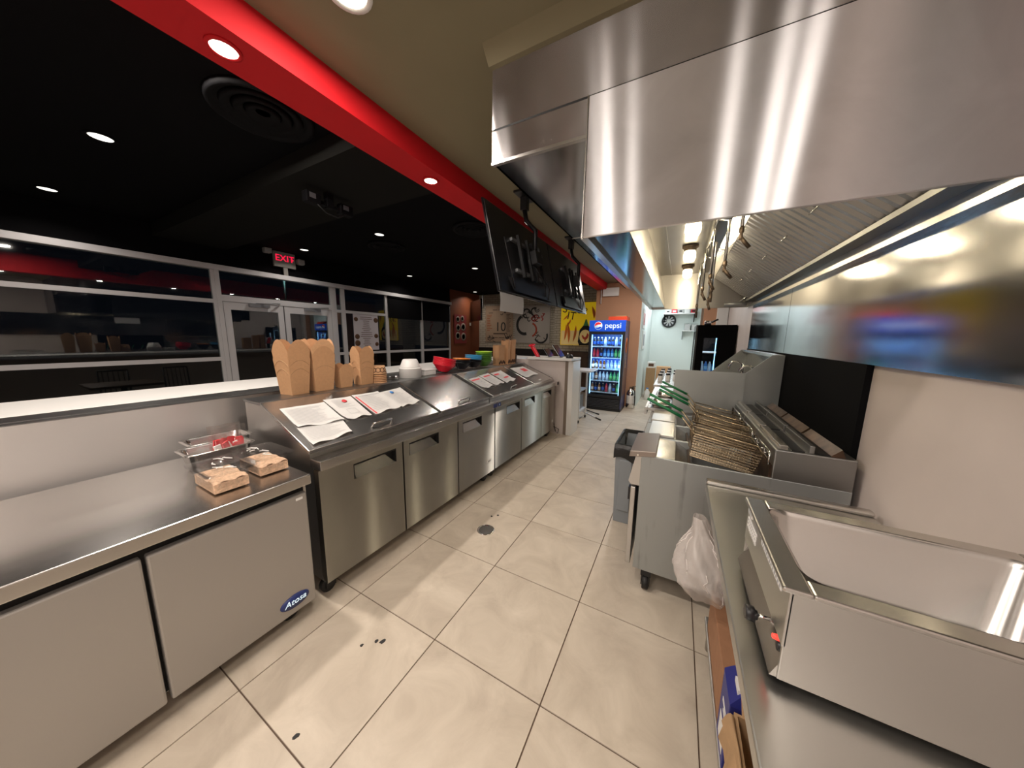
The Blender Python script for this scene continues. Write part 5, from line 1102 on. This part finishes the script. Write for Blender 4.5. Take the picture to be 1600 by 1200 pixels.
o = thing('wall_shelf', 'small white shelf with a clear bin lower in the back room', 'shelf', (1.88, 10.0, 1.84)); MB().box(-.20, .24, 0, .3, 0, .025).build('board', M['white'], o); MB().prism([(.3, 0), (.05, 0), (.3, -.25)], 'x', -.19, -.175).build('bracket', M['alumdk'], o)
b = thing('clear_bin', 'clear bin of white papers on the small back-room shelf', 'container', (1.72, 10.03, 1.866)); MB().box(0, .36, 0, .22, 0, .20).build('shell', M['clearplas'], b); MB().box(.02, .16, .02, .2, .005, .18).box(.2, .34, .02, .2, .005, .16).build('papers', M['paper'], b)
for k, (z, l) in enumerate(((1.85, 'red and white notice on the side wall of the back room, upper'), (1.35, 'white notice on the side wall of the back room, lower'))):
    o = thing('wall_notice', l, 'sign', (.837, 7.75 + k * .2, z), group='back-room notices'); MB().box(0, .012, -.3, .3, 0, .45).build('board', M['whiteplas'], o); MB().box(.012, .014, -.2, .1, .08, .36).build('print', M['redplas'] if k == 0 else M['ink'], o)
def carton(label, loc, w, d, hh, m, rz=0):
    o = thing('cardboard_box', label, 'box', loc, rz, group='back-room cardboard boxes'); MB().box(0, w, 0, d, 0, hh).build('carton', m, o, .004); MB().box(w * .45, w * .55, -.001, d, hh, hh + .001).build('tape', M['kraft2'], o); return o
carton('tall narrow cardboard box on the floor of the back room doorway', (.90, 8.6, 0), .22, .35, .82, M['card'])
carton('wide cardboard box behind the tall one in the back room', (1.12, 9.2, .30), .36, .3, .52, M['kraft2'])
carton('low box under the wide cardboard box', (1.10, 9.15, 0), .45, .4, .299, M['card'])
o = thing('small_box', 'white printed box on top of the tall cardboard box', 'box', (.92, 8.65, .822)); MB().box(0, .19, 0, .2, 0, .16).build('carton', M['whiteplas'], o, .003); MB().box(.03, .16, -.002, 0, .04, .12).build('print', M['inkbrown'], o)
o = thing('white_jug', 'white plastic jug on the floor before the tall cardboard box', 'jug', (.99, 8.35, 0)); MB().lathe([(.06, 0), (.065, .01), (.065, .20), (.03, .26), (.028, .29), (0, .29)], n=16).build('jug_body', M['whiteplas'], o); MB().lathe([(.03, .285), (.03, .31), (0, .312)], n=12).build('cap', M['inkblue'], o)
# prep counter between range and back room with jars
pc = thing('prep_counter', 'steel counter beyond the range crowded with jars', 'counter', (1.33, 4.75, 0)); MB().box(0, .42, 0, 1.9, .86, .90).build('top', M['steel_top'], pc, .004)
for x in (.03, .39):
    for y in (.04, 1.86): MB().cyl((x, y, 0), (x, y, .86), .02, 8).build('leg', M['steel_top'], pc)
MB().box(.02, .40, .02, 1.88, .25, .27).build('undershelf', M['steel'], pc)
jar = thing('spice_jar', 'jar', 'jar', (0, 0, .9005), group='jars on the far counter'); MB().lathe([(.035, 0), (.037, .01), (.037, .09), (.03, .10)], n=12).build('jar_body', M['whiteplas'], jar); MB().lathe([(.034, .10), (.034, .125), (0, .126)], n=12).build('lid', M['black'], jar)
jl = []
for k in range(8):
    p = (1.40 + (k % 3) * .11, 5.2 + k * .17, .9005); l = '%s white jar with black lid, counted from the viewer, on the far counter' % ORD[k]
    if k == 0: jar.location = p; jar['label'] = l
    else: dup(jar, p, 0, l)
